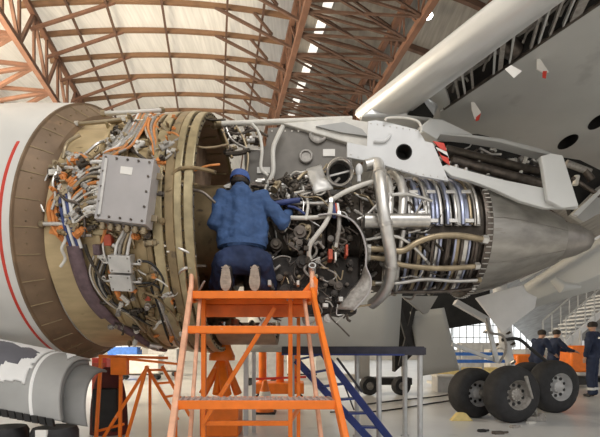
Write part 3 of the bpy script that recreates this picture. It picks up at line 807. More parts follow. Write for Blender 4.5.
for i in range(22):
    px, py = rnd.uniform(228, 300), rnd.uniform(180, 200); c = P(px, py, rnd.uniform(4.75, 4.95)); s = rnd.uniform(.025, .06); b = MB()
    b.cyl(c - Vector((s, 0, 0)), c + Vector((s, .02, s * rnd.uniform(-1, 1))), s * .6, n=10); b.obox(c + Vector((0, -.03, 0)), (s * .5, 0, 0), (0, .03, 0), (0, 0, s * .4))
    b.build('mount_fitting', rnd.choice(('core_dark', 'steel_dark', 'steel', 'brass', 'offwhite', 'steel_dark')), eng)
# ------------------------------------------------------------------ pylon above the engine
pyl = thing('engine_pylon', 'engine pylon, dark panel and white holed panel above the engine', 'pylon', P(330, 150, 5.0))
def plate(name, pts, Y, th, m, parent, holes=(), bevel=0, **k):
    b = MB(); b.plate([P(p[0], p[1], p[2] if len(p) > 2 else Y) for p in pts], (0, th, 0), [[P(q[0], q[1], Y) for q in h] for h in holes])
    return b.build(name, m, parent, bevel=bevel, **k)
def circ(cx, cy, rx, ry=None, n=24): return [(cx + rx * math.cos(2 * math.pi * i / n), cy + (ry or rx) * math.sin(2 * math.pi * i / n)) for i in range(n)]
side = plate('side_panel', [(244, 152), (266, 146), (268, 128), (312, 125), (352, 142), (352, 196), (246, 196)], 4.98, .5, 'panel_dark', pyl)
plate('placard', [(257, 167), (270, 167), (270, 173), (257, 173)], 4.965, .012, 'placard', side)
plate('placard', [(323, 149), (335, 149), (335, 156), (323, 156)], 4.965, .012, 'placard', side)
b = MB()
for i in range(12): b.cyl(P(272 + i * 6.6, 131 + max(0, i - 5) * 1.6, 4.97), P(272 + i * 6.6, 131 + max(0, i - 5) * 1.6, 4.985), .012, n=6)
for i in range(10): b.cyl(P(272 + i * 8, 190, 4.97), P(272 + i * 8, 190, 4.985), .012, n=6)
b.onto(side, 'steel')
for (cx, cy, r) in ((318, 134, 9), (306, 156, 7)):
    c = P(cx, cy, 4.95); b = MB(); b.lathe(c, (0, -1, 0), [(-.03, r * .0125), (0, r * .0125), (.01, r * .011), (.01, r * .009), (-.01, r * .008), (-.01, 0)], 24); b.build('access_cover', 'hose_grey', side)
plate('upper_fairing', [(282, 123), (345, 118), (370, 122), (370, 148), (345, 142), (318, 134)], 4.93, .3, 'offwhite', pyl, bevel=.01)
plate('upper_fairing', [(316, 126), (344, 122), (362, 129), (368, 136), (340, 132)], 4.9, .03, 'fairing_grey', pyl)
acc = plate('access_panel', [(368, 121), (376, 120), (392, 123), (419, 130), (425, 141), (433, 143), (449, 181), (420, 176), (373, 162), (347, 157), (347, 142), (367, 146)], 4.62, .035, 'white_paint', pyl, holes=[circ(404, 152, 7, 7)], bevel=.004)
c = P(404, 152, 4.62); b = MB(); b.lathe(c, (0, -1, 0), [(-.16, 0), (-.16, .078), (.004, .0805), (.006, .09), (0, .095), (-.03, .0815), (-.16, .082)], 24); b.build('hole_shade_cup', 'cavity', acc)  # near-black cup, the hole's darkness is in its colour
b = MB(); b.tube([P(p[0], p[1], 4.6) for p in catmull([(374, 141), (384, 141), (389, 137), (390, 134)], 5)], .018, 8); b.build('stiffener', 'white_paint', acc)
b = MB()
for i in range(14):
    t = i / 13; px, py = 351 + 94 * t, 154.5 + 23 * t - 3 * math.sin(3.1 * t) * -1
    b.cyl(P(px, py, 4.612), P(px, py, 4.625), .008, n=6)
for i in range(8):
    t = i / 7; b.cyl(P(371 + 45 * t, 123.5 + 7 * t, 4.612), P(371 + 45 * t, 123.5 + 7 * t, 4.625), .008, n=6)
b.onto(acc, 'steel')
b = MB(); b.tube([P(p[0], p[1], 4.58) for p in catmull([(385, 121), (388, 118), (405, 118), (417, 121), (421, 127), (421, 133)], 5)], .014, 8); b.build('access_loop', 'offwhite', pyl)
# red and white warning streamer tags sit by the cavity
plate('red_tag', [(433, 141), (444, 143), (447, 151), (441, 149)], 4.6, .012, 'red_paint', pyl)
plate('red_tag', [(438, 150), (448, 156), (450, 165), (443, 160)], 4.6, .012, 'red_paint', pyl)
plate('white_tag', [(436, 147), (447, 152), (449, 158), (441, 155)], 4.6, .012, 'placard', pyl)
# cavity with bare machinery behind the pylon
cav = plate('pylon_shade_back', [(418, 128), (442, 134), (478, 134), (520, 144), (562, 156), (566, 200), (520, 196), (470, 178), (438, 168)], 5.35, .3, 'cavity', pyl)  # near-black backing plate, the recess shade is painted on
for i in range(46):
    px = rnd.uniform(447, 545); t = (px - 445) / 100
    py = rnd.uniform(140 + 16 * t, 166 + 24 * t)
    c = P(px, py, rnd.uniform(5.0, 5.3)); s = rnd.uniform(.025, .07); d = Vector((rnd.uniform(.3, 1), rnd.uniform(-.2, .2), rnd.uniform(-.7, .4))).normalized(); b = MB()
    if i % 3 == 0:
        b.tube([c - d * s * 3, c, c + d * s * 2.6 + Vector((0, 0, rnd.uniform(-.1, .1)))], s * .3, 8)
    else:
        b.cyl(c - d * s * 1.2, c + d * s * 1.2, s * .55, n=12); b.cyl(c + d * s * .5, c + d * s * .8, s * .8, n=12); b.obox(c + Vector((0, -s * .5, 0)), (s * .4, 0, 0), (0, s * .3, 0), (0, 0, s * .3))
    b.build('hydraulic_line' if i % 3 == 0 else 'actuator', rnd.choice(('core_dark', 'steel_dark', 'black', 'steel', 'steel', 'hose_grey', 'box_silver')), cav)
for (p, q, r, m) in (((446, 149), (540, 172), .05, 'core_dark'), ((452, 160), (548, 186), .06, 'steel_dark'), ((518, 180), (527, 155), .022, 'offwhite'), ((488, 175), (488, 166), .025, 'offwhite'), ((456, 164), (456, 172), .03, 'steel_bright'), ((466, 165), (466, 174), .025, 'steel_bright'), ((478, 164), (482, 152), .018, 'hose_grey'), ((440, 160), (446, 150), .03, 'steel')):
    b = MB(); b.cyl(P(p[0], p[1], 5.0), P(q[0], q[1], 5.0), r, n=12); b.build('actuator', m, cav)
plate('lower_fairing', [(441, 167), (447, 164), (470, 171), (505, 180), (545, 188), (577, 204), (579, 208), (545, 208), (520, 201), (496, 190), (472, 181), (452, 176)], 4.62, .06, 'wing_light', pyl, bevel=.008)
plate('aft_fairing', [(541, 156), (551, 153), (563, 155), (579, 206), (562, 208), (548, 200)], 4.55, .06, 'wing_light', pyl, bevel=.01)
plate('cavity_lip', [(440, 134), (468, 134), (500, 138), (540, 148), (562, 156), (541, 153), (500, 142), (470, 137)], 4.7, .15, 'fairing_grey', pyl, bevel=.01)

# ------------------------------------------------------------------ wing above, with its slat
ZW = 4.32
wing = thing('aircraft_wing', 'grey aircraft wing seen from below, upper right, with open leading edge', 'wing', P(520, 90, 4.6))
def wskin(pts, z, th, m, name, parent=wing, holes=(), bevel=0):
    b = MB(); b.plate([p if isinstance(p, Vector) else onz(p[0], p[1], z) for p in pts], (0, 0, th), [[onz(q[0], q[1], z) for q in h] for h in holes]); return b.build(name, m, parent, bevel=bevel)
def ell(cx, cy, a, bb, ang): return [(cx + a * math.cos(t) * math.cos(ang) - bb * math.sin(t) * math.sin(ang), cy + a * math.cos(t) * math.sin(ang) + bb * math.sin(t) * math.cos(ang)) for t in [2 * math.pi * i / 28 for i in range(28)]]
holes = [ell(568, 142, 12, 5, -.55), ell(598, 122, 12, 5, -.6)]
XT = 1.75                                                # the wing runs on outboard past the frame
def ext(p, q): return p + (q - p) * XT
LA, LB = onz(446, 108, ZW), ext(onz(446, 108, ZW), onz(640, -24, ZW))
skin = wskin([(440, 112), (600, 3), LB, LB + Vector((2.6, .3, 0)), (800, 200), (606, 200), (585, 165), (562, 157), (540, 149), (500, 139), (465, 134), (441, 134)], ZW, .03, 'wing_grey', 'lower_skin', holes=holes)
for h, nm in ((holes[0], 0), (holes[1], 1)):
    b = MB(); b.loft([[onz(q[0], q[1], ZW - .004) for q in h], [onz(q[0], q[1], ZW - .004) + Vector((0, 0, .28)) for q in h]], True)
    cc = sum((onz(q[0], q[1], ZW) for q in h), Vector()) / len(h)
    n = len(b.v); b.v.append(cc + Vector((0, 0, .28))); b.f += [[28 + i, 28 + (i + 1) % 28, n] for i in range(28)]
    b.build('access_hole', 'cavity', skin)
wskin([(408, 112), ext(onz(408, 114, ZW + .42), onz(640, -56, ZW + .42)), ext(onz(446, 108, ZW + .42), onz(640, -24, ZW + .42)) + Vector((2.6, .3, 0)), (800, 198), (600, 198), (560, 150), (440, 128)], ZW + .42, .05, 'wing_grey', 'upper_skin')
# front spar wall and its bays
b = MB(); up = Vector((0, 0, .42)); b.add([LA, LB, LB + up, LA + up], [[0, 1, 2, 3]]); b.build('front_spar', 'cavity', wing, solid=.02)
ld = (LB - LA).normalized(); ln = Vector((ld.y, -ld.x, 0)).normalized()
if ln.x > 0: ln = -ln                                    # towards the leading edge
LL = (LB - LA).length
BA, BB = onz(408, 114, ZW), ext(onz(408, 114, ZW), onz(640, -56, ZW))            # front edge of the open bays
SA, SB = onz(355, 119, ZW + .05), ext(onz(355, 119, ZW + .05), onz(650, -99, ZW + .05))
def bay(t, k, z=0.0):
    t = t / XT; return (LA + (LB - LA) * t).lerp(BA + (BB - BA) * (.12 + .88 * t), k) + Vector((0, 0, z))
b = MB(); b.add([LA + up, LB + up, BB + up, BA + up], [[0, 1, 2, 3]]); b.build('bay_shade_sheet', 'cavity', wing, solid=.02)  # black sheet painting the shade inside the open bays
for i, (t, wd_) in enumerate(((.01, .10), (.10, .03), (.145, .025), (.20, .03), (.335, .03), (.375, .06), (.43, .025), (.545, .03), (.585, .025), (.64, .03), (.70, .02), (.755, .11), (.86, .03), (.94, .03), (1.08, .03), (1.2, .03), (1.32, .06), (1.45, .03), (1.58, .03), (1.70, .10))):
    h_ = wd_ / LL / 2 * XT; b = MB()
    b.plate([bay(t - h_, -.02), bay(t + h_, -.02), bay(t + h_ + .006, 1.02), bay(t - h_ + .006, 1.02)], (0, 0, .05)); b.build('nose_rib', ('wing_grey', 'hose_grey')[i % 2], wing)
for i, t in enumerate((.06, .17, .27, .40, .50, .62, .68)):
    b = MB(); b.tube([bay(t + .012 * k * (-1) ** i, .15 + .12 * k, .10 + .03 * math.sin(k * 1.3)) for k in range(7)], .014, 8); b.build('slat_track', 'hose_grey', wing)
b = MB(); b.tube([bay(k * XT / 20, .35, .16 + .015 * math.sin(k * 1.7)) for k in range(21)], .018, 8); b.build('torque_tube', 'hose_grey', wing)
b = MB(); b.tube([bay(k * XT / 40, .62 + .12 * math.sin(k * .9), .12) for k in range(41)], .010, 8); b.build('wiring_loom', 'hose_grey', wing)
o_ = bay(.405, .5, .10); b = MB(); b.cyl(o_ + ln * .14, o_ - ln * .14, .10, n=18); b.build('slat_actuator', 'steel_dark', wing)
b = MB(); b.plate([bay(-.02, -.05, -.004), bay(XT, -.05, -.004), bay(XT, .05, -.004), bay(-.02, .05, -.004)], (0, 0, .02)); b.build('bay_edge', 'steel_dark', wing)
# slat: a curved nose section swept along the leading edge
sec = [(0, .0), (.25, -.035), (.5, -.05), (.75, -.035), (.92, .0), (1.0, .06), (.98, .12), (.85, .20), (.5, .30), (0, .34)]
rows = []
for a_, c_ in ((BA - (BB - BA) * .02, SA), (BB, SB)):
    rows.append([a_.lerp(c_, k) + Vector((0, 0, z)) for k, z in sec])
b = MB(); b.loft(rows, True); b.f += [list(range(len(sec)))[::-1], list(range(len(sec), 2 * len(sec)))]; slat = b.build('slat', 'slat_metal', wing)
# inboard wing root leading edge fairing running to the pylon
plate('root_fairing', [(360, 116), (372, 106), (410, 84), (440, 104), (432, 120), (415, 117), (392, 116), (375, 117)], 5.3, .6, 'slat_metal', wing, bevel=.04)
plate('root_opening_shade', [(408, 113), (416, 103), (424, 102), (434, 116)], 5.26, .06, 'cavity', wing)  # solid black plate that paints the dark of an opening
plate('root_skin', [(418, 128), (430, 118), (443, 119), (474, 134), (440, 134), (440, 141)], 5.0, .2, 'wing_light', wing, bevel=.02)
plate('white_label', [(505, 69), (511, 65), (522, 71), (514, 78)], 3.92, .004, 'placard', wing)
# trailing edge and lowered flap behind the nozzle
flap = MB()
FA, FB = P(500, 318, 6.9), P(640, 218, 6.0)
fd = (FB - FA).normalized()
rows = []
for end, hh in ((P(514, 296, 6.9), .30), (P(640, 215, 6.0), .95)):
    rows.append([end + Vector((0, .25, .04)), end + Vector((0, .05, .05)), end, end + Vector((.03, -.04, -.06)), end + Vector((.03, .02, -hh * .7)), end + Vector((.05, .2, -hh)), end + Vector((.05, .5, -hh * .8))])
flap.loft(rows, True); fs = len(flap.v) // 2
flap.f += [list(range(fs))[::-1], list(range(fs, 2 * fs))]
fl = flap.build('lowered_flap', 'wing_grey', wing, bevel=.02)
b = MB(); b.bar(P(520, 281, 6.72), P(640, 214, 5.94), .05, .035); b.build('flap_edge', 'slat_metal', fl)
b = MB(); b.tube([P(553, 279, 6.15), P(562, 287, 6.1), P(580, 287, 6.1)], [.05, .09, .03], 12); b.build('flap_blister', 'wing_grey', fl)
plate('trailing_edge_panel', [(572, 214), (600, 186), (680, 140), (680, 185), (600, 213), (584, 222)], 6.1, .08, 'fairing_grey', wing)
plate('trailing_edge_strip', [(573, 214), (600, 189), (640, 160), (640, 165), (600, 194), (578, 216)], 6.02, .05, 'wing_light', wing)
plate('flap_cove_shade', [(560, 157), (580, 160), (600, 170), (640, 150), (640, 182), (600, 200), (572, 214), (566, 190)], 6.2, .1, 'cavity', wing)  # solid black plate, recess shade put into its colour
for (p, q, r, m) in (((566, 163), (590, 172), .05, 'hose_grey'), ((575, 185), (577, 176), .04, 'offwhite'), ((585, 170), (592, 180), .05, 'steel_dark'), ((572, 178), (600, 196), .03, 'steel_dark')):
    b = MB(); b.cyl(P(p[0], p[1], 6.05), P(q[0], q[1], 6.05), r, n=10); b.build('flap_linkage', m, wing)
# lower fuselage panels hanging behind the core
def curved_panel(name, pxs, Y, m, parent, bow=.25):
    (x0, y0), (x1, y1), (x2, y2), (x3, y3) = pxs; rows = []
    for i in range(9):
        v = i / 8; rows.append([P(x0 + (x1 - x0) * u + ((x3 - x0) * (1 - u) + (x2 - x1) * u) * v, (y0 + (y1 - y0) * u) * (1 - v) + (y3 + (y2 - y3) * u) * v, Y - bow * math.sin(math.pi * v * .6) - .1 * u) for u in [k / 8 for k in range(9)]])
    b = MB(); b.loft(rows); return b.build(name, m, parent, solid=.06)
curved_panel('belly_panel', [(250, 296), (402, 292), (398, 352), (246, 352)], 8.6, 'wing_grey', wing)
curved_panel('belly_panel', [(410, 312), (444, 308), (459, 370), (420, 376)], 9.0, 'wing_grey', wing, .15)
plate('wheel_bay_shade', [(395, 290), (490, 290), (490, 322), (440, 330), (418, 350), (395, 372)], 9.4, .3, 'cavity', wing)  # flat black plate painting the dark gap between the panels
b = MB(); b.bar(P(398, 306, 8.9), P(412, 352, 8.9), .12, .12); b.bar(P(416, 300, 8.9), P(400, 366, 8.9), .08, .08); b.build('door_strut', 'black', wing)
b = MB(); b.plate([P(402, 296, 8.5), P(424, 296, 8.5), P(438, 296, 8.5), P(428, 313, 8.5), P(424, 314, 8.5)], (0, .1, 0)); b.build('drain_mast', 'fairing_grey', wing)

# remove-before-flight flags hanging from the wing
def flag(px, py, Y, pts, lab, extra):
    t = thing('warning_streamer', lab, 'flag', P(px, py, Y), 'warning streamers under the wing')
    top = onz(px, py, ZW); Yt = top.y
    b = MB(); b.plate([P(px + a, py + q, Yt) for a, q in pts], (0, .012, 0)); b.build('white_cloth', 'placard', t)
    b = MB(); b.plate([P(px + a, py + q, Yt - .002) for a, q in extra], (0, .012, 0)); b.build('red_end', 'red_paint', t)
flag(538, 59, 3.9, [(-1, -2), (1, -2), (11, 13), (5, 13), (-1, 10)], 'small white streamer with red end under the wing near the open bays', [(5, 12), (9, 12), (8, 19), (5, 18)])
flag(472, 102, 4.5, [(-1, -2), (1, -2), (9, 10), (6, 16), (3, 17), (0, 8)], 'small white streamer with a red tip under the wing just above the pylon cavity', [(4, 15), (9, 11), (7, 18), (4, 19)])

# ------------------------------------------------------------------ main landing gear
gear = thing('landing_gear', 'four wheel aircraft main landing gear with black tyres standing on the floor', 'landing gear', (3.9, 7.2, 0))
na = Vector((.25, -.968, 0)).normalized()
def wheel(c, R, wd, m):
    prof = [(-wd * .5, R * .52), (-wd * .52, R * .70), (-wd * .47, R * .86), (-wd * .36, R * .96), (-wd * .2, R), (wd * .2, R), (wd * .36, R * .96), (wd * .47, R * .86), (wd * .52, R * .70), (wd * .5, R * .52)]
    b = MB(); b.lathe(c, na, prof, 44)
    for g_ in (-.13, -.045, .045, .13):
        b.lathe(c, na, [(wd * g_ - .008, R * 1.001), (wd * g_ - .005, R * 1.004), (wd * g_ + .005, R * 1.004), (wd * g_ + .008, R * 1.001)], 44)
    t = b.build('tyre', 'rubber', gear)
    b = MB(); b.lathe(c, na, [(wd * .5, R * .53), (wd * .46, R * .50), (wd * .30, R * .44), (wd * .22, R * .40), (wd * .2, R * .24), (wd * .34, R * .22), (wd * .40, R * .16), (wd * .42, 0)], 40)
    b.lathe(c, na, [(-wd * .45, 0), (-wd * .45, R * .53)], 30)
    h = b.build('wheel_hub', m, t)
    _, s_, u_ = frame_of(na); b = MB()
    for k in range(9):
        a = 2 * math.pi * k / 9; q = c + (s_ * math.cos(a) + u_ * math.sin(a)) * R * .335 + na * wd * .225
        b.cyl(q, q + na * .012, R * .06, n=12)
    b.onto(h, 'black')
    b = MB()
    for k in range(12):
        a = 2 * math.pi * (k + .5) / 12; q = c + (s_ * math.cos(a) + u_ * math.sin(a)) * R * .20 + na * wd * .3
        b.cyl(q, q + na * .03, R * .022, n=6)
    b.onto(h, 'steel')
    return t
def wc(px, Y, R): p = P(px, 300, Y); return Vector((p.x, Y, R * .985))
W = [wc(473, 6.98, .43), wc(511, 6.50, .46), wc(553, 7.5, .49), wc(528, 8.15, .46)]
for c, R, m in zip(W, (.43, .46, .49, .46), ('hub_white', 'hose_grey', 'hub_white', 'hose_grey')): wheel(c, R, .36, m)
axm = (W[0] + W[1]) / 2; axr = (W[2] + W[3]) / 2
b = MB(); b.cyl(W[0], W[1], .07); b.cyl(W[2], W[3], .07); b.bar(axm, axr, .16, .16); b.build('bogie_beam', 'hose_grey', gear)
piv = axm.lerp(axr, .45); top = P(498, 300, 7.15)
b = MB(); b.cyl(piv, piv.lerp(top, .55), .075, n=18); b.cyl(piv.lerp(top, .5), top + Vector((0, 0, .5)), .12, n=18); b.cyl(piv.lerp(top, .47), piv.lerp(top, .53), .145, n=18); b.build('shock_strut', 'white_paint', gear)
b = MB(); b.bar(P(455, 302, 7.0), P(487, 320, 7.0), .13, .09); b.build('side_brace', 'white_paint', gear)
b = MB(); b.bar(P(452, 344, 7.0), P(500, 362, 7.0), .05, .06); b.bar(P(487, 320, 7.0), P(497, 362, 6.95), .07, .05); b.build('torque_link', 'post_grey', gear)
b = MB(); b.tube([P(p[0], p[1], 7.0) for p in catmull([(502, 340), (518, 339), (530, 348), (546, 361)], 6)], .03, 8); b.build('brake_hose', 'black', gear)
b = MB(); b.tube([P(p[0], p[1], 6.95) for p in catmull([(486, 318), (490, 332), (503, 336), (506, 350), (500, 362)], 6)], .022, 8); b.build('brake_hose', 'hose_grey', gear)
for i in range(10):
    c = P(rnd.uniform(484, 512), rnd.uniform(318, 366), rnd.uniform(6.95, 7.2)); s = rnd.uniform(.03, .06); b = MB(); b.cyl(c, c + Vector((s, -s, s)), s * .6, n=10); b.obox(c, (s * .5, 0, 0), (0, s * .6, 0), (0, 0, s * .3)); b.build('gear_fitting', rnd.choice(('steel', 'core_dark', 'offwhite', 'hose_grey')), gear)
dr = MB(); dr.plate([P(475, 298, 6.55), P(523, 285, 6.3), P(527, 292, 6.3), P(537, 297, 6.3), P(535, 308, 6.3), P(502, 333, 6.5)], (.02, .05, 0)); d_ = dr.build('gear_door', 'white_paint', gear, bevel=.01)
b = MB(); b.bar(P(477, 299, 6.6), P(524, 286, 6.36), .04, .05); b.bar(P(490, 306, 6.62), P(503, 330, 6.58), .05, .05); b.build('door_rib', 'post_grey', d_)
# ------------------------------------------------------------------ orange maintenance stair
stair = thing('maintenance_stair', 'orange steel maintenance stair with platform under the kneeling mechanic', 'stair', (-.4, 3.2, 0))
def sL(Y): return Vector((-.93 - (Y - 3.0) * .155, Y, 1.01 * (Y - 2.2)))
def sR(Y): return Vector((.275 - (Y - 3.0) * .165, Y, 1.01 * (Y - 2.2)))
ZP = 1.755
YT = 3.955
for f_, sx in ((sL, -1), (sR, 1)):
    b = MB(); b.bar(f_(2.21), f_(YT) , .045, .075); o = b.build('stringer', 'orange_highlight' if sx < 0 else 'orange', stair, bevel=.008)
    a = f_(YT); up_ = a + Vector((.005 * sx, .05, .21))
    b = MB(); b.cyl(a, up_, .024, n=12); b.build('post', 'orange_highlight', stair)
    b = MB(); b.lathe(up_ + Vector((0, 0, .012)), (0, -.85, .5), [(-.05, .024), (-.05, .038), (.05, .038), (.05, .026), (-.03, .026)], 18); b.build('rail_socket', 'post_grey', stair)
    q = f_(3.62) + Vector((-.055 * sx, .0, .0)); 
    b = MB(); b.bar(Vector((f_(2.9).x - .075 * sx, 2.92, .02)), Vector((a.x - .075 * sx, YT + .06, ZP - .04)), .032, .05); b.build('inner_stringer', 'orange_highlight', stair, bevel=.006)
pl, pr = sL(YT).x, sR(YT).x
PB = 4.92
sk = lambda Y: -(Y - YT) * .12
b = MB(); b.plate([Vector((pl + .02, YT - .03, ZP)), Vector((pr - .02, YT - .03, ZP)), Vector((pr - .02 + sk(PB), PB, ZP)), Vector((pl + .02 + sk(PB), PB, ZP))], (0, 0, -.025)); b.build('platform', 'orange_dark', stair)
b = MB(); b.bar(Vector((pl - .02, YT - .04, ZP - .035)), Vector((pr + .02, YT - .04, ZP - .035)), .04, .075); b.bar(Vector((pl + sk(PB), PB, ZP - .05)), Vector((pr + sk(PB), PB, ZP - .05)), .04, .09)
b.bar(Vector((pl, YT, ZP - .05)), Vector((pl + sk(PB), PB, ZP - .05)), .04, .08); b.bar(Vector((pr, YT, ZP - .05)), Vector((pr + sk(PB), PB, ZP - .05)), .04, .08)
b.bar(Vector((pl, 4.3, ZP - .06)), Vector((pr, 4.3, ZP - .06)), .05, .06); b.build('platform_frame', 'orange', stair, bevel=.006)
for (Y, fn) in ((3.0, 0), (3.58, 1)):
    a, c = sL(Y), sR(Y); z = a.z
    b = MB(); b.bar(Vector((a.x, Y - .03, z - .03)), Vector((c.x, Y - .03, z - .03)), .03, .065); b.bar(Vector((a.x - .03, Y + .22, z - .03)), Vector((c.x - .03, Y + .22, z - .03)), .03, .06); t = b.build('tread', 'orange', stair, bevel=.005)
    b = MB()
    for k in range(26):
        x = a.x + .03 + (c.x - a.x - .05) * k / 25; b.bar(Vector((x, Y - .02, z)), Vector((x - .03, Y + .21, z)), .018, .012)
    for k in range(5): b.bar(Vector((a.x, Y + .02 + k * .045, z - .006)), Vector((c.x, Y + .02 + k * .045, z - .006)), .012, .008)
    b.build('tread_grating', 'tread_grey', t, smooth=False)
for x0, Y in ((-1.0, 4.15), (-.10, 4.15), (pl + .02 + sk(PB), PB), (pr - .02 + sk(PB), PB)):
    b = MB(); b.bar((x0, Y, 0), (x0, Y, ZP - .05), .045, .045, (0, 1, 0)); b.build('leg', 'orange', stair, bevel=.005)
b = MB(); b.bar((pl + .03, 4.28, ZP - .16), (pr - .05, 4.28, ZP - .16), .03, .13); b.build('under_beam', 'orange_dark', stair, bevel=.006)
b = MB(); b.bar((-.26, 4.15, 1.62), (-1.0, 4.13, .42), .045, .045); b.build('diagonal_brace', 'orange', stair, bevel=.005)
for z in (.42,):
    b = MB(); b.bar((-1.0, 4.15, z), (-.10, 4.15, z), .04, .05); b.build('cross_rail', 'orange', stair, bevel=.005)
b = MB(); b.bar((-1.0, 4.15, .45), (pl + .02 + sk(PB), PB, .45), .04, .04); b.build('side_rail', 'orange', stair)
b = MB(); b.bar((-.1, 4.15, .45), (pr - .02 + sk(PB), PB, .45), .04, .04); b.build('side_rail', 'orange', stair)
b = MB(); g0 = Vector((pr, YT, ZP)); b.plate([g0 + Vector((-.12, .02, -.02)), g0 + Vector((.03, 0, .16)), g0 + Vector((.06, 0, .12)), g0 + Vector((.05, 0, -.10))], (0, .02, 0)); b.build('gusset', 'orange', stair)

# ------------------------------------------------------------------ the mechanic kneeling on the platform
man = thing('person', 'mechanic in blue jacket and navy trousers kneeling on the orange stair platform, seen from behind', 'person', P(243, 292, 4.2))
hipL, hipR = P(228, 262, 4.26), P(258, 262, 4.26)
knL, knR = P(217, 291, 4.60), P(269, 291, 4.60); knL.z = knR.z = ZP + .085
akL, akR = P(228, 284, 4.16), P(256, 285, 4.16); akL.z = akR.z = ZP + .13
shL, shR = P(222, 199, 4.36), P(263, 199, 4.36)
elL, elR = P(214, 224, 4.28), P(283, 223, 4.30)
haL, haR = P(228, 214, 4.52), P(289, 213, 4.50)
chest, waist, pelv = P(242, 207, 4.40), P(242, 235, 4.33), P(243, 256, 4.29)
neck, head = P(241, 190, 4.44), P(240, 181, 4.50)
caps = [(pelv, .13, waist, .11), (waist, .11, chest, .14), (chest, .14, shL, .07), (chest, .15, shR, .07), (chest + Vector((0, 0, .1)), .08, neck, .055), (neck, .055, head, .065), (head, .098, (.86, 1.0, 1.12)),
        (shL, .062, elL, .047), (elL, .047, haL, .032), (shR, .062, elR, .047), (elR, .047, haR, .032),
        (pelv, .12, hipL, .10), (pelv, .12, hipR, .10), (hipL, .095, knL, .062), (hipR, .095, knR, .062), (knL, .062, akL, .045), (knR, .062, akR, .045)]
for hnd, el in ((haL, elL), (haR, elR)):
    d = (hnd - el).normalized(); _, s_, u_ = frame_of(d)
    caps.append((hnd, .034, hnd + d * .06, .036))
    for k in range(4):
        o_ = hnd + d * .085 + s_ * (-.03 + .02 * k)
        caps.append((o_, .0105, o_ + d * (.035, .042, .045, .032)[k] - u_ * .012, .0095)); 
        e_ = o_ + d * (.035, .042, .045, .032)[k] - u_ * .012; caps.append((e_, .0095, e_ + d * .02 - u_ * .026, .0085))
    caps.append((hnd + d * .03 - s_ * .03, .013, hnd + d * .075 - s_ * .062, .010))
caps += [(head + Vector((.085, .01, -.005)), .024, (.5, .8, 1.2)), (head + Vector((-.085, .01, -.005)), .024, (.5, .8, 1.2)), (head + Vector((0, .10, -.02)), .02, (.8, 1.1, 1.3))]
bd = body('body', 'skin', man, caps, .011, 3)
cuffL, cuffR = elL.lerp(haL, .86), elR.lerp(haR, .86)
jk = [(P(242, 245, 4.31), .19, (1.12, .98, .42)), (P(242, 236, 4.32), .17, (1.12, .80, .9)), (waist, .18, chest, .17), (P(228, 239, 4.32), .13, P(229, 208, 4.39), .135), (P(256, 239, 4.32), .13, P(255, 208, 4.39), .135), (chest, .15, shL, .095), (chest, .15, shR, .095),
      (shL, .085, elL, .072), (elL, .072, cuffL, .056), (shR, .085, elR, .072), (elR, .072, cuffR, .056), (P(241, 199, 4.38), .15, P(241, 190, 4.43), .085)]
jo = body('jacket', 'jacket', man, jk, .014, 4, .024, 9)
b = MB(); b.lathe(P(242, 245, 4.31), (0, .06, 1), [(-.03, .185), (-.032, .226), (.022, .226), (.024, .185)], 30)
for v in b.v:
    c0 = P(242, 245, 4.31); v.x = c0.x + (v.x - c0.x) * 1.17; v.y = c0.y + (v.y - c0.y) * .84
b.build('hem_band', 'jacket', jo)
b = MB(); b.lathe(P(241, 189, 4.435), (0, .25, 1), [(-.03, .085), (.02, .078), (.035, .07), (.03, .06)], 24); b.build('collar', 'jacket', jo)
tr = [(pelv, .175, (1.15, .95, .95)), (hipL, .15, knL, .115), (hipR, .15, knR, .115), (waist, .14, pelv, .155), (knL, .085, akL + Vector((0, .03, 0)), .066), (knR, .085, akR + Vector((0, .03, 0)), .066), (hipL, .14, hipR, .14), (P(243, 250, 4.29), .15, (1.15, .85, .7))]
body('trousers', 'trousers', man, tr, .014, 4, .018, 9)
for ak, px, s_ in ((akL, 228, 'L'), (akR, 255.5, 'R')):
    x = ak.x; top_ = Vector((x, 4.075, ZP + .275)); toe = Vector((x, 4.10, ZP + .055))
    sh = body('shoe', 'shoe', man, [(top_ + Vector((0, .055, -.02)), .05, toe + Vector((0, .035, .02)), .05), (toe + Vector((0, .03, -.005)), .047, toe + Vector((0, .08, -.01)), .04), (top_ + Vector((0, .07, -.05)), .05, ak, .055)], .010, 3)
    pts = []
    for k in range(24):
        a = 2 * math.pi * k / 24; zc_ = math.cos(a); w_ = .056 + .010 * (-zc_) - .006 * math.exp(-((zc_ - .2) / .3) ** 2)
        pts.append(Vector((x + math.sin(a) * w_, 4.045, ZP + .15 + zc_ * .135)))
    b = MB(); b.plate(pts, (0, -.022, 0)); so = b.build('sole', 'sole', sh, bevel=.006)
    b = MB()
    for k in range(9): b.bar(Vector((x - .042, 4.021, ZP + .05 + k * .026)), Vector((x + .042, 4.021, ZP + .05 + k * .026)), .008, .008)
    b.build('sole_tread', 'sole', sh)
b = MB(); hc = head + Vector((0, .0, .02)); b.lathe(hc, (0, .35, 1), [(-.035, .112), (.02, .112), (.06, .10), (.09, .07), (.105, .03), (.108, 0)], 28); 
b.obox(hc + Vector((0, .15, -.05)), (.075, 0, 0), (0, .06, -.02), (0, .003, .006)); b.build('cap', 'cap_blue', man, bevel=.003)
b = MB(); b.lathe(head + Vector((0, -.012, -.035)), (0, .1, 1), [(-.03, .075), (-.01, .099), (.015, .103), (.03, .103)], 24); b.build('hair', 'hair', man)
b = MB(); 
for sx in (-.035, .035): b.ball(head + Vector((sx, .088, .0)), .014, 10)
b.build('eyes', 'placard', man)
b = MB(); b.obox(head + Vector((0, .092, -.062)), (.024, 0, 0), (0, .006, 0), (0, 0, .005)); b.build('mouth', 'maroon', man, bevel=.002)

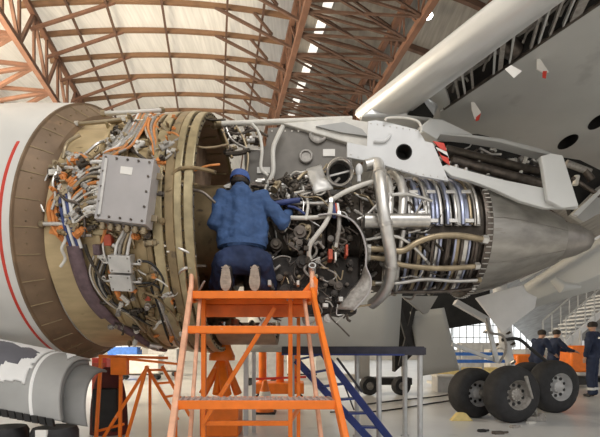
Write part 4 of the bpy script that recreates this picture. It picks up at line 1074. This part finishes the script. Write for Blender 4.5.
# ------------------------------------------------------------------ standing workers in the background
def worker(x, Y, face, label, lean=0.0, arm=0.0, hgt=1.76, reflect=True, hi=False):
    t = thing('person', label, 'person', (x, Y, 0), None)
    fw = Vector((math.cos(face), math.sin(face), 0)); sd = Vector((-fw.y, fw.x, 0)); k = hgt / 1.76
    o_ = Vector((x, Y, 0))
    def q(f, s, z): return o_ + (fw * (f + lean * max(0, z - .95)) + sd * s + Vector((0, 0, z * (1 - .12 * lean * (z > 1))))) * k
    A = {}
    for s in (-1, 1):
        A[s] = dict(an=q(0, .10 * s, .08), kn=q(.02, .10 * s, .49), hip=q(0, .09 * s, .92), sh=q(0, .19 * s, 1.43), el=q(.02 + .22 * arm, .25 * s, 1.15 + .08 * arm), ha=q(.08 + .42 * arm, .22 * s, .92 + .28 * arm))
    hd, nk, ch, wa = q(.02, 0, 1.63), q(0, 0, 1.50), q(0, 0, 1.32), q(0, 0, 1.05)
    cs = [(wa, .115 * k, ch, .13 * k), (ch, .10 * k, nk, .055 * k), (nk, .052 * k, hd, .06 * k), (hd, .10 * k, (.82, .9, 1.15)), (hd + fw * .095 * k, .018, (1, 1, 1.2))]
    for s in (-1, 1):
        a = A[s]; cs += [(ch, .1 * k, a['sh'], .06 * k), (a['sh'], .055 * k, a['el'], .042 * k), (a['el'], .042 * k, a['ha'], .03 * k), (wa, .11 * k, a['hip'], .09 * k), (a['hip'], .085 * k, a['kn'], .055 * k), (a['kn'], .055 * k, a['an'], .04 * k)]
        d = (a['ha'] - a['el']).normalized(); _, s2, u2 = frame_of(d); cs.append((a['ha'], .033, a['ha'] + d * .06, .034))
        for f_ in range(4): e = a['ha'] + d * .08 + s2 * (-.03 + .02 * f_); cs.append((e, .011, e + d * .065 - u2 * .015, .009))
        cs.append((a['ha'] + d * .03 - s2 * .03, .013, a['ha'] + d * .07 - s2 * .055, .010))
    body('body', 'skin', t, cs, .013, 3)
    cl = [(wa, .15 * k, ch, .165 * k), (ch, .12 * k, q(0, 0, 1.46), .08 * k)]
    for s in (-1, 1):
        a = A[s]; cl += [(ch, .12 * k, a['sh'], .085 * k), (a['sh'], .08 * k, a['el'], .063 * k), (a['el'], .063 * k, a['el'].lerp(a['ha'], .85), .048 * k), (wa, .14 * k, a['hip'], .12 * k), (a['hip'], .112 * k, a['kn'], .082 * k), (a['kn'], .082 * k, a['an'] + Vector((0, 0, .03)), .07 * k)]
    cv = body('coverall', 'navy', t, cl, .017, 4, .014, 8)
    for s in (-1, 1):
        a = A[s]; b = MB(); b.ball(a['an'] + fw * .06 + Vector((0, 0, -.035)), .06, 12, (1.1, 1.1, .75)); b.ball(a['an'] + fw * .13 + Vector((0, 0, -.042)), .05, 12, (1, 1, .7)); b.build('shoe', 'shoe', t)
        if reflect:
            p = a['kn'].lerp(a['an'], .72); b = MB(); b.lathe(p, (0, 0, 1), [(-.03, .076 * k), (-.03, .086 * k), (.03, .088 * k), (.03, .078 * k)], 18); b.build('reflective_band', 'reflective', cv)
    if reflect:
        p = q(0, 0, 1.36) - fw * .155 * k; b = MB(); b.obox(p, sd * .12, fw * .025, (0, 0, .022)); b.build('reflective_band', 'reflective', cv)
    b = MB(); b.lathe(hd + Vector((0, 0, .0)) - fw * .012, (0, 0, 1), [(-.02, .09 * k), (.03, .102 * k), (.075, .095 * k), (.11, .06 * k), (.125, 0)], 20); b.build('hair', 'hair', t)
    return t
p = P(593, 397, 9.8)
worker(p.x, 9.8, 2.2, 'worker in navy coveralls with reflective bands standing at the right edge behind the wheels', 0, 0, 1.87)
p = P(536, 390, 10.4)
worker(p.x, 10.4, .2, 'worker in dark clothes bending forward behind the wheels, left one of the two', .25, .6, 1.74, False)
p = P(553, 390, 11.0)
worker(p.x, 11.0, -.2, 'worker in dark clothes reaching toward an orange machine, right one of the two', .12, .8, 1.74, False)
# ------------------------------------------------------------------ blue work platform behind the stair
def P0(px, Y, z=0.0): p = P(px, 300, Y); return Vector((p.x, Y, z))
wp = thing('work_platform', 'blue framed work platform with dark deck on grey posts right of the orange stair', 'platform', P0(350, 5.2))
b = MB(); A0, B0 = P(282, 354, 5.35), P(424, 347, 5.0); A0.z = B0.z = 1.19
b.plate([A0, B0, B0 + Vector((0.02, .45, 0)), A0 + Vector((.02, .45, 0))], (0, 0, .03)); b.build('deck', 'deck_dark', wp)
b = MB(); b.bar(A0 + Vector((0, -.02, -.03)), B0 + Vector((0, -.02, -.03)), .04, .10); b.bar(B0 + Vector((0, -.02, -.03)), B0 + Vector((.02, .45, -.03)), .04, .09); b.build('deck_edge', 'deck_dark', wp)
b = MB(); b.bar(A0 + Vector((0, -.03, -.075)), B0 + Vector((-.25, -.03, -.075)), .03, .022); b.build('edge_stripe', 'blue_paint', wp)
for px, Y in ((420, 5.02), (379, 5.12), (357, 5.45), (292, 5.35), (405, 5.45)):
    p = P0(px, Y); b = MB(); b.cyl(p, p + Vector((0, 0, 1.19)), .034, n=12); b.cyl(p, p + Vector((0, 0, .02)), .06, n=12); b.build('leg', 'post_grey', wp)
for q0, q1 in (((296, 360), (372, 442)), ((322, 352), (392, 442))):
    b = MB(); a, c = P(q0[0], q0[1], 5.25), P(q1[0], q1[1], 4.85); b.bar(a, c, .03, .09); b.build('stair_stringer', 'blue_paint', wp, bevel=.005)
for k in range(7):
    t = k / 6; a = P(296 + 76 * t, 360 + 80 * t, 5.22 - .35 * t); c = P(322 + 70 * t, 354 + 88 * t, 5.3 - .35 * t); b = MB(); b.bar(a, c, .12, .02); b.build('stair_tread', 'blue_paint', wp)
b = MB(); b.bar(P(337, 358, 5.4), P(362, 392, 5.4), .03, .03); b.bar(P(341, 376, 5.4), P(354, 410, 5.3), .02, .02); b.build('brace', 'deck_dark', wp)

# ------------------------------------------------------------------ orange tripod jack and its base under the engine
jk_ = thing('tripod_jack', 'orange tripod jack with silver ram on an orange base, seen through the stair', 'jack', P0(220, 5.9))
bz = .62
b = MB(); b.obox(P(222, 424, 5.6) , (.26, 0, 0), (0, .22, 0), (0, 0, .27)); b.v = [Vector((v.x, v.y, max(v.z, 0.0))) for v in b.v]; b.build('base_box', 'orange', jk_, bevel=.02)
for a, c, r in ((P(222, 358, 5.6), P(203, 394, 5.4), .06), (P(222, 358, 5.6), P(216, 394, 5.3), .05), (P(224, 358, 5.6), P(238, 394, 5.7), .06), (P(221, 360, 5.6), P(226, 394, 5.25), .075)):
    b = MB(); b.cyl(a, c, r * .8, r, n=14); b.build('leg', 'orange', jk_)
b = MB(); b.lathe(P(222, 346, 5.6), (0, 0, -1), [(-.02, 0), (-.02, .12), (.05, .14), (.14, .18), (.2, .18), (.2, 0)], 24); b.build('collar', 'orange', jk_)
b = MB(); b.cyl(P(222, 346, 5.6), P(222, 322, 5.6), .055, n=16); b.build('ram', 'chrome', jk_)
b = MB(); b.bar(P(246, 352, 5.5), P(246, 437, 5.5), .06, .06); b.bar(P(254, 352, 5.7), P(254, 437, 5.7), .05, .05); b.build('guide_post', 'post_grey', jk_)
for px, Y in ((238, 5.9), (277, 6.1), (288, 6.0)):
    pass
cn = thing('safety_cone', 'small orange cone on the floor behind the stair', 'cone', P0(265, 7.4))
q = P0(265, 7.4); b = MB(); b.lathe(q, (0, 0, 1), [(.03, .17), (.6, .04), (.62, 0)], 20); b.build('cone_body', 'orange', cn)
b = MB(); b.obox(q + Vector((0, 0, .015)), (.2, 0, 0), (0, .2, 0), (0, 0, .015)); b.build('base', 'black', cn)
b = MB(); b.lathe(q, (0, 0, 1), [(.28, .12), (.28, .125), (.4, .093), (.4, .088)], 20); b.build('white_band', 'placard', cn)
hs_ = thing('hydraulic_stand', 'orange and silver hydraulic stand far behind the stair', 'stand', P0(280, 9.2))
q = P0(280, 9.2); b = MB(); b.obox(q + Vector((0, 0, .3)), (.55, 0, 0), (0, .35, 0), (0, 0, .12)); b.build('base', 'orange', hs_, bevel=.02)
for dx in (-.4, 0, .35):
    b = MB(); b.cyl(q + Vector((dx, 0, .4)), q + Vector((dx, 0, 1.15)), .09, n=14); b.cyl(q + Vector((dx, 0, 1.15)), q + Vector((dx, 0, 1.3)), .05, n=12); b.build('cylinder', 'orange', hs_)
for dx in (-.45, .45):
    b = MB(); b.cyl(q + Vector((dx, -.3, .09)), q + Vector((dx, -.38, .09)), .09, n=16); b.build('wheel', 'rubber', hs_)
b = MB(); b.bar(q + Vector((-.55, -.2, .5)), q + Vector((.6, -.2, .55)), .05, .05); b.build('hose_rail', 'red_paint', hs_)

# ------------------------------------------------------------------ orange trestle at lower left
tr_ = thing('orange_trestle', 'thin orange tube trestle below the fan case at lower left', 'trestle', P0(130, 5.0))
zt = 1.09
b = MB(); b.bar(P(99, 356, 5.0), P(168, 358, 5.3), .035, .035); b.bar(P(99, 356, 5.0), P(178, 364, 5.1), .03, .03); b.build('top_rail', 'orange', tr_)
for (a, c) in (((101, 357), (96, 440)), ((148, 366), (102, 440)), ((121, 372), (120, 440)), ((147, 366), (126, 440))):
    b = MB(); b.bar(P(a[0], a[1], 5.0), P(c[0], c[1], 4.95), .035, .035); b.build('leg', 'orange', tr_)
b = MB(); b.bar(P(98, 431, 5.0), P(124, 424, 5.0), .03, .03); b.build('cross_rail', 'orange', tr_)
b = MB(); b.obox(P(120, 366, 5.0), (.10, 0, 0), (0, .05, 0), (0, 0, .11)); b.build('control_box', 'orange', tr_, bevel=.01)
lad = thing('orange_ladder', 'small orange leaning ladder between the trestle and the stair', 'ladder', P0(165, 5.4))
for (a, c) in (((146, 366), (178, 420)), ((162, 366), (190, 416))):
    b = MB(); b.bar(P(a[0], a[1], 5.3), P(c[0], c[1], 5.3), .035, .035); b.build('rail', 'orange', lad)
for k in range(4):
    t = (k + .3) / 4; b = MB(); b.bar(P(146 + 32 * t, 366 + 54 * t, 5.3), P(162 + 28 * t, 366 + 50 * t, 5.3), .03, .03); b.build('rung', 'orange', lad)
for (a, c) in (((150, 372), (150, 436)), ((176, 372), (176, 436))):
    pa = P(a[0], a[1], 5.35); b = MB(); b.bar(pa, Vector((pa.x, pa.y, 0)), .03, .03); b.build('leg', 'orange', lad)

# ------------------------------------------------------------------ removed cowl shell lying at lower left
ns = thing('cowl_shell', 'removed grey engine cowl shell with white patches at the lower left corner', 'cowl', (-2.6, 4.2, .55))
ca = Vector((-2.66, 4.25, .66))
def bend(b):
    for v in b.v:
        x0 = v.x; v.x -= .25 * (v.z - .62); v.z -= .20 * (x0 - ca.x + .45)
def shell(prof, a0, a1, m, name, parent=ns, n=48, **k):
    b = MB(); b.lathe(ca, AX, prof, n, a0, a1, (0, 0, 1)); bend(b); return b.build(name, m, parent, **k)
# angle 0 up; positive angle turns toward +s = axis x up ; test side below
sgn = 1 if AX.cross(Vector((0, 0, 1))).y < 0 else -1
def arc(lo, hi): return (sgn * math.radians(lo), sgn * math.radians(hi))
so_ = shell([(-1.6, .60), (-1.2, .63), (-.2, .64), (.50, .62), (.515, .61)], *arc(-14, 84), 'cowl_shell', 'outer_skin', solid=.02)
shell([(.48, .55), (.68, .53), (.70, .52)], *arc(-10, 86), 'cowl_sleeve', 'inner_sleeve', solid=.02)
shell([(.245, .635), (.25, .643), (.27, .643), (.28, .633)], *arc(-14, 84), 'cowl_patch', 'joint_strip', so_)
shell([(.50, .61), (.505, .54)], *arc(-12, 84), 'cowl_sleeve', 'end_wall', solid=.012)
def patch(name, pts, m, r=.643):
    b = MB(); ring = []
    for (x, deg) in pts:
        a = sgn * math.radians(deg); ring.append((x, a))
    # filled by small rows so it follows the curve
    xs = [p[0] for p in pts]; ds = [p[1] for p in pts]
    rows = []
    def inside(x, d):
        c = False; j = len(pts) - 1
        for i in range(len(pts)):
            xi, di = pts[i]; xj, dj = pts[j]
            if (di > d) != (dj > d) and x < (xj - xi) * (d - di) / (dj - di) + xi: c = not c
            j = i
        return c
    nx, nd = 46, 40; x0, x1, d0, d1 = min(xs), max(xs), min(ds), max(ds)
    ids = {}; vs = []; fs = []
    def vid(i, k):
        if (i, k) not in ids:
            x = x0 + (x1 - x0) * i / nx; a = sgn * math.radians(d0 + (d1 - d0) * k / nd); ids[(i, k)] = len(vs)
            rr = r + .003 - .0 * x; vs.append(ca + Vector((x, -math.sin(abs(a)) * rr if True else 0, math.cos(a) * rr)))
        return ids[(i, k)]
    for i in range(nx):
        for k in range(nd):
            jx = .02 * noise.noise(Vector((i * .35, k * .35, len(pts)))); 
            if inside(x0 + (x1 - x0) * (i + .5) / nx + jx, d0 + (d1 - d0) * (k + .5) / nd + 60 * jx): fs.append([vid(i, k), vid(i + 1, k), vid(i + 1, k + 1), vid(i, k + 1)])
    if fs: b.add(vs, fs); bend(b); b.onto(so_, m)
patch('white_patch', [(-1.0, -8), (-.3, -8), (-.05, -8), (.22, -8), (.235, 30), (.22, 45), (.20, 58), (.12, 56), (-.05, 62), (-.3, 60), (-.6, 64), (-1.0, 62)], 'cowl_patch')
patch('grey_film', [(-.75, 12), (-.35, 10), (-.15, 8), (-.02, 16), (.06, 12), (.18, 18), (.20, 28), (.10, 34), (.09, 42), (-.02, 40), (-.06, 50), (-.2, 48), (-.35, 52), (-.5, 50), (-.75, 52)], 'cowl_film', .6465)
patch('white_patch', [(.38, 4), (.48, 4), (.47, 18), (.44, 12)], 'cowl_patch')
b = MB()
for k in range(22):
    x = -1.0 + k * .068; b.obox(ca + Vector((x, -.636, .045)), (.022, 0, 0), (0, .012, 0), (0, 0, .028))
bend(b); b.onto(so_, 'black')
for i, (px, Y) in enumerate(((4, 3.75), (55, 3.75))):
    q = P0(px, Y); dm = thing('support_drum', ['black rubber drum under the cowl shell, at the left edge', 'black rubber drum with a pale label under the cowl shell'][i], 'drum', q, 'drums under the cowl shell')
    b = MB(); b.lathe(q, (0, 0, 1), [(0, .15), (0, .19), (.08, .20), (.1, .18), (.3, .18), (.30, .20), (.42, .20), (.46, .18), (.46, 0)], 28); b.build('drum_body', 'rubber', dm)
    if i: b = MB(); b.obox(q + Vector((0, -.195, .42)), (.05, 0, 0), (0, .012, 0), (0, 0, .05)); b.build('label_plate', 'placard', dm)
mc = thing('maroon_cover', 'dark maroon padded cover standing behind the orange trestle', 'cover', P0(108, 5.6))
q = P0(109, 5.6); b = MB(); rows = []
for i in range(9):
    v = i / 8; hw = .26 * math.sqrt(max(0.0, 1 - (v * .98) ** 3)); z = .0 + .93 * v
    rows.append([q + Vector((hw * math.cos(a), .16 * (1 - .5 * v) * math.sin(a), z)) for a in [2 * math.pi * k / 20 for k in range(20)]])
b.loft(rows, True); b.build('padded_body', 'maroon', mc)
b = MB(); b.obox(q + Vector((0, -.10, .35)), (.17, 0, 0), (0, .05, 0), (0, 0, .3)); b.build('black_panel', 'black', mc, bevel=.03)
rc = thing('red_cabinet', 'narrow red tool cabinet far behind the trestle', 'cabinet', P0(105, 8.4))
q = P0(105, 8.4); b = MB(); b.obox(q + Vector((0, 0, .5)), (.15, 0, 0), (0, .25, 0), (0, 0, .5)); b.build('cabinet_body', 'red_paint', rc, bevel=.01)
for k in range(3): b = MB(); b.obox(q + Vector((0, -.255, .25 + k * .27)), (.13, 0, 0), (0, .012, 0), (0, 0, .11)); b.build('drawer', 'wire_red', rc, bevel=.005)

# ------------------------------------------------------------------ things on the floor behind, right of the middle
dl = thing('ground_dolly', 'low wheeled dolly with two dark tyres behind the grey posts', 'dolly', P0(390, 10.2))
for px in (369, 401):
    q = P0(px, 10.2, .24); b = MB(); b.lathe(q, (.2, -.98, 0), [(-.09, .1), (-.10, .2), (-.06, .24), (.06, .24), (.10, .2), (.09, .1)], 28); ty = b.build('tyre', 'rubber', dl)
    b = MB(); b.lathe(q, (.2, -.98, 0), [(.085, .105), (.05, .1), (.06, .04), (.09, 0)], 20); b.build('hub', 'hose_grey', ty)
q = P0(386, 10.5, .34); b = MB(); b.obox(q, (.62, 0, 0), (0, .25, 0), (0, 0, .09)); b.build('chassis', 'black', dl, bevel=.01)
b = MB(); b.bar(P0(364, 10.4, .4), P0(364, 10.4, 1.1), .28, .10); b.build('mast', 'fairing_grey', dl)
b = MB(); b.bar(P0(404, 10.5, .4), P0(402, 10.5, 1.3), .10, .10); b.build('mast', 'fairing_grey', dl)
b = MB(); b.bar(P0(340, 10.3, .45), P0(355, 10.3, .42), .25, .2); b.build('tow_head', 'offwhite', dl)
def cable(name, pts, z, r, lab, m='black'):
    b = MB(); b.tube([onz(p[0], p[1], z) for p in catmull(pts, 6)], r, 6); tag(b.build(name, m), lab, 'cable')
cable('floor_cable', [(330, 412), (380, 411), (440, 402), (500, 394), (540, 391)], .015, .014, 'black cable lying across the pale floor, nearer one')
cable('floor_cable', [(360, 405), (400, 400), (440, 396), (470, 390)], .015, .014, 'black cable lying across the pale floor, farther one')
ck = onz(461, 420.5, 0); b = MB(); b.plate([ck + Vector((-.18, -.06, 0)), ck + Vector((.18, -.06, 0)), ck + Vector((.06, -.06, .13)), ck + Vector((-.06, -.06, .13))], (0, .12, 0)); tag(b.build('wheel_chock', 'yellow', bevel=.01), 'pale yellow wheel chock in front of the left tyre', 'chock')
rd = P(537, 417, 6.62); rd.z = 0; tl = thing('tow_lever', 'steel lever on a small base leaning between two tyres', 'lever', rd)
b = MB(); b.cyl(rd + Vector((0, 0, .05)), P(526, 377, 6.2), .028, n=10); b.build('lever_bar', 'steel', tl)
b = MB(); b.obox(rd + Vector((-.06, 0, .04)), (.16, 0, 0), (0, .09, 0), (0, 0, .04)); b.cyl(rd + Vector((.06, -.05, .07)), rd + Vector((.06, .06, .07)), .05, n=14); b.build('base', 'hose_grey', tl, bevel=.01)
for px, py, m, s, lab in ((514, 428, 'hose_grey', .05, 'small grey fitting lying on the floor before the wheels'), (498, 434, 'steel_dark', .07, 'dark tool lying on the floor before the wheels, left of the fitting'), (530, 424, 'offwhite', .05, 'pale cloth scrap on the floor before the wheels'), (482, 432, 'black', .05, 'small black tool lying on the floor near the bottom')):
    q = onz(px, py, 0); b = MB(); b.obox(q + Vector((0, 0, .02)), (s, .01, 0), (-.01, s * .5, 0), (0, 0, .02)); b.cyl(q + Vector((s, 0, .02)), q + Vector((s * 2.2, .03, .02)), .016, n=8); b.ball(q + Vector((-s, 0, .02)), .022, 8); tag(b.build('loose_tool', m, bevel=.004), lab, 'tool')
# rack with blue rails, long bench
rk = thing('parts_rack', 'pale parts rack with blue rails behind the left tyre', 'rack', P0(468, 12.5))
q = P0(466, 12.5)
b = MB(); b.obox(q + Vector((0, 0, .48)), (1.1, 0, 0), (0, .4, 0), (0, 0, .1)); b.build('shelf', 'yellow', rk, bevel=.01)
b = MB(); b.obox(q + Vector((0, 0, .12)), (1.1, 0, 0), (0, .4, 0), (0, 0, .04)); b.build('shelf', 'offwhite', rk)
for dx in (-1.05, -.35, .35, 1.05):
    b = MB(); b.bar(q + Vector((dx, -.38, 0)), q + Vector((dx, -.38, 1.3)), .05, .05); b.build('upright', 'post_grey', rk)
for z in (.8, 1.02): b = MB(); b.bar(q + Vector((-1.1, -.4, z)), q + Vector((1.1, -.4, z)), .06, .10); b.build('blue_rail', 'blue_bright', rk)
for k in range(6):
    b = MB(); c = q + Vector((-.9 + k * .36, -.05, .34)); b.obox(c, (.13, 0, 0), (0, .15, 0), (0, 0, .10)); o = b.build('storage_bin', ['deck_dark', 'maroon', 'deck_dark', 'truss_dark', 'deck_dark', 'blue_paint'][k], bevel=.01)
    o.location = (0, 0, -.08); tag(o, '%s storage bin on the rack behind the left tyre, %s from the left' % (['black', 'maroon', 'black', 'brown', 'black', 'blue'][k], ['first', 'second', 'third', 'fourth', 'fifth', 'sixth'][k]), 'bin', 'bins on the parts rack')
wc_ = thing('white_crate', 'pale grey crate standing right of the hanging belly panels', 'crate', P0(446, 11.0))
q = P0(444, 11.0); b = MB(); b.obox(q + Vector((0, 0, .21)), (.26, 0, 0), (0, .25, 0), (0, 0, .21)); b.build('crate_body', 'clutter_grey', wc_, bevel=.01)
b = MB(); b.obox(q + Vector((0, 0, .44)), (.28, 0, 0), (0, .27, 0), (0, 0, .025)); b.build('lid', 'offwhite', wc_, bevel=.01)
# orange machines
for (px, Y, lab, w_, h_) in ((523, 12.2, 'small orange ground machine behind the middle tyres', .35, 1.15), (577, 12.4, 'orange lift machine between the two workers and the worker at the edge', .38, 1.45)):
    q = P0(px, Y); t = thing('orange_machine', lab, 'machine', q); b = MB(); b.obox(q + Vector((0, 0, h_ * .60)), (w_, 0, 0), (0, .3, 0), (0, 0, h_ * .28)); b.build('machine_body', 'orange', t, bevel=.06)
    b = MB(); b.obox(q + Vector((0, 0, .2)), (w_ * .9, 0, 0), (0, .28, 0), (0, 0, .12)); b.build('chassis', 'black', t, bevel=.02)
    for s in (-1, 1): b = MB(); b.cyl(q + Vector((w_ * .7 * s, -.25, .12)), q + Vector((w_ * .7 * s, -.33, .12)), .12, n=18); b.build('wheel', 'rubber', t)
    b = MB(); b.bar(q + Vector((-w_, 0, h_ * .8)), q + Vector((-w_ * 1.5, 0, h_ * 1.25)), .06, .06); b.bar(q + Vector((w_ * .3, 0, h_ * .85)), q + Vector((w_ * .3, 0, h_ * 1.2)), .05, .05); b.build('handle', 'post_grey', t)
# white passenger stairs at the right
ps = thing('passenger_stairs', 'white boarding stairs with many steps far behind at the right', 'stairs', P0(585, 17))
a0, a1 = P(566, 340, 17), P(622, 292, 17.5); dz_ = Vector((0, 1.6, 0))
for k in range(12):
    t = k / 11; c = a0.lerp(a1, t); b = MB(); b.obox(c + dz_ / 2, (.20, 0, .02), (0, .8, 0), (0, 0, .035)); b.build('step', 'white_paint', ps)
for off in (0, 1):
    b = MB(); b.bar(a0 + dz_ * off + Vector((0, 0, -.15)), a1 + dz_ * off + Vector((0, 0, -.15)), .06, .25); b.build('stringer', 'white_paint', ps)
    b = MB(); b.bar(a0 + dz_ * off + Vector((0, 0, .95)), a1 + dz_ * off + Vector((0, 0, .95)), .05, .05)
    for k in range(7): c = a0.lerp(a1, k / 6) + dz_ * off; b.bar(c, c + Vector((0, 0, .95)), .035, .035)
    b.build('handrail', 'post_grey', ps)
for t in (.1, .5, .95):
    for off in (0, 1): c = a0.lerp(a1, t) + dz_ * off; b = MB(); b.bar(Vector((c.x, c.y, 0)), c, .08, .08); b.build('leg', 'post_grey', ps)
# more ground equipment along the back
def cart(px, Y, w_, h_, m, lab, name='equipment_cart', cat='cart'):
    q = P0(px, Y); t = thing(name, lab, cat, q)
    b = MB(); b.obox(q + Vector((0, 0, .25 + h_ / 2)), (w_ / 2, 0, 0), (0, .3, 0), (0, 0, h_ / 2)); b.build('cart_body', m, t, bevel=.03)
    b = MB(); b.bar(q + Vector((-w_ / 2, -.2, .22)), q + Vector((w_ / 2, -.2, .22)), .06, .06); b.bar(q + Vector((-w_ / 2, .2, .22)), q + Vector((w_ / 2, .2, .22)), .06, .06); b.build('frame', 'steel_dark', t)
    for s in (-1, 1):
        for r_ in (-1, 1): b = MB(); b.cyl(q + Vector((w_ * .38 * s, .2 * r_ - .03, .11)), q + Vector((w_ * .38 * s, .2 * r_ + .03, .11)), .11, n=14); b.build('wheel', 'rubber', t)
    b = MB(); b.bar(q + Vector((w_ / 2, 0, .25 + h_ * .8)), q + Vector((w_ / 2 + .2, 0, .45 + h_)), .04, .04); b.build('handle', 'post_grey', t)
cart(140, 15, 1.6, .7, 'offwhite', 'pale equipment cart far behind the orange trestle')
cart(165, 17, 1.2, .9, 'clutter_grey', 'grey equipment cart far behind the orange ladder')
cart(125, 19, 1.4, 1.0, 'blue_bright', 'blue equipment cart farthest behind the orange trestle')
cart(262, 13, 1.0, .8, 'clutter_grey', 'grey equipment cart seen through the orange stair')
cart(302, 15, 1.1, .9, 'offwhite', 'pale equipment cart behind the blue stair stringers')
cart(505, 16, 1.5, .9, 'offwhite', 'pale equipment cart far behind the landing gear strut')
cart(535, 19, 1.6, .9, 'clutter_grey', 'grey equipment cart far behind the two workers')
cart(478, 19, 1.8, 1.2, 'clutter_grey', 'grey equipment cart far behind the parts rack')
cart(560, 22, 1.8, 1.6, 'white_paint', 'white equipment cart farthest back near the boarding stairs')
cart(590, 14, 1.2, .5, 'clutter_grey', 'low grey equipment cart behind the worker at the right edge')
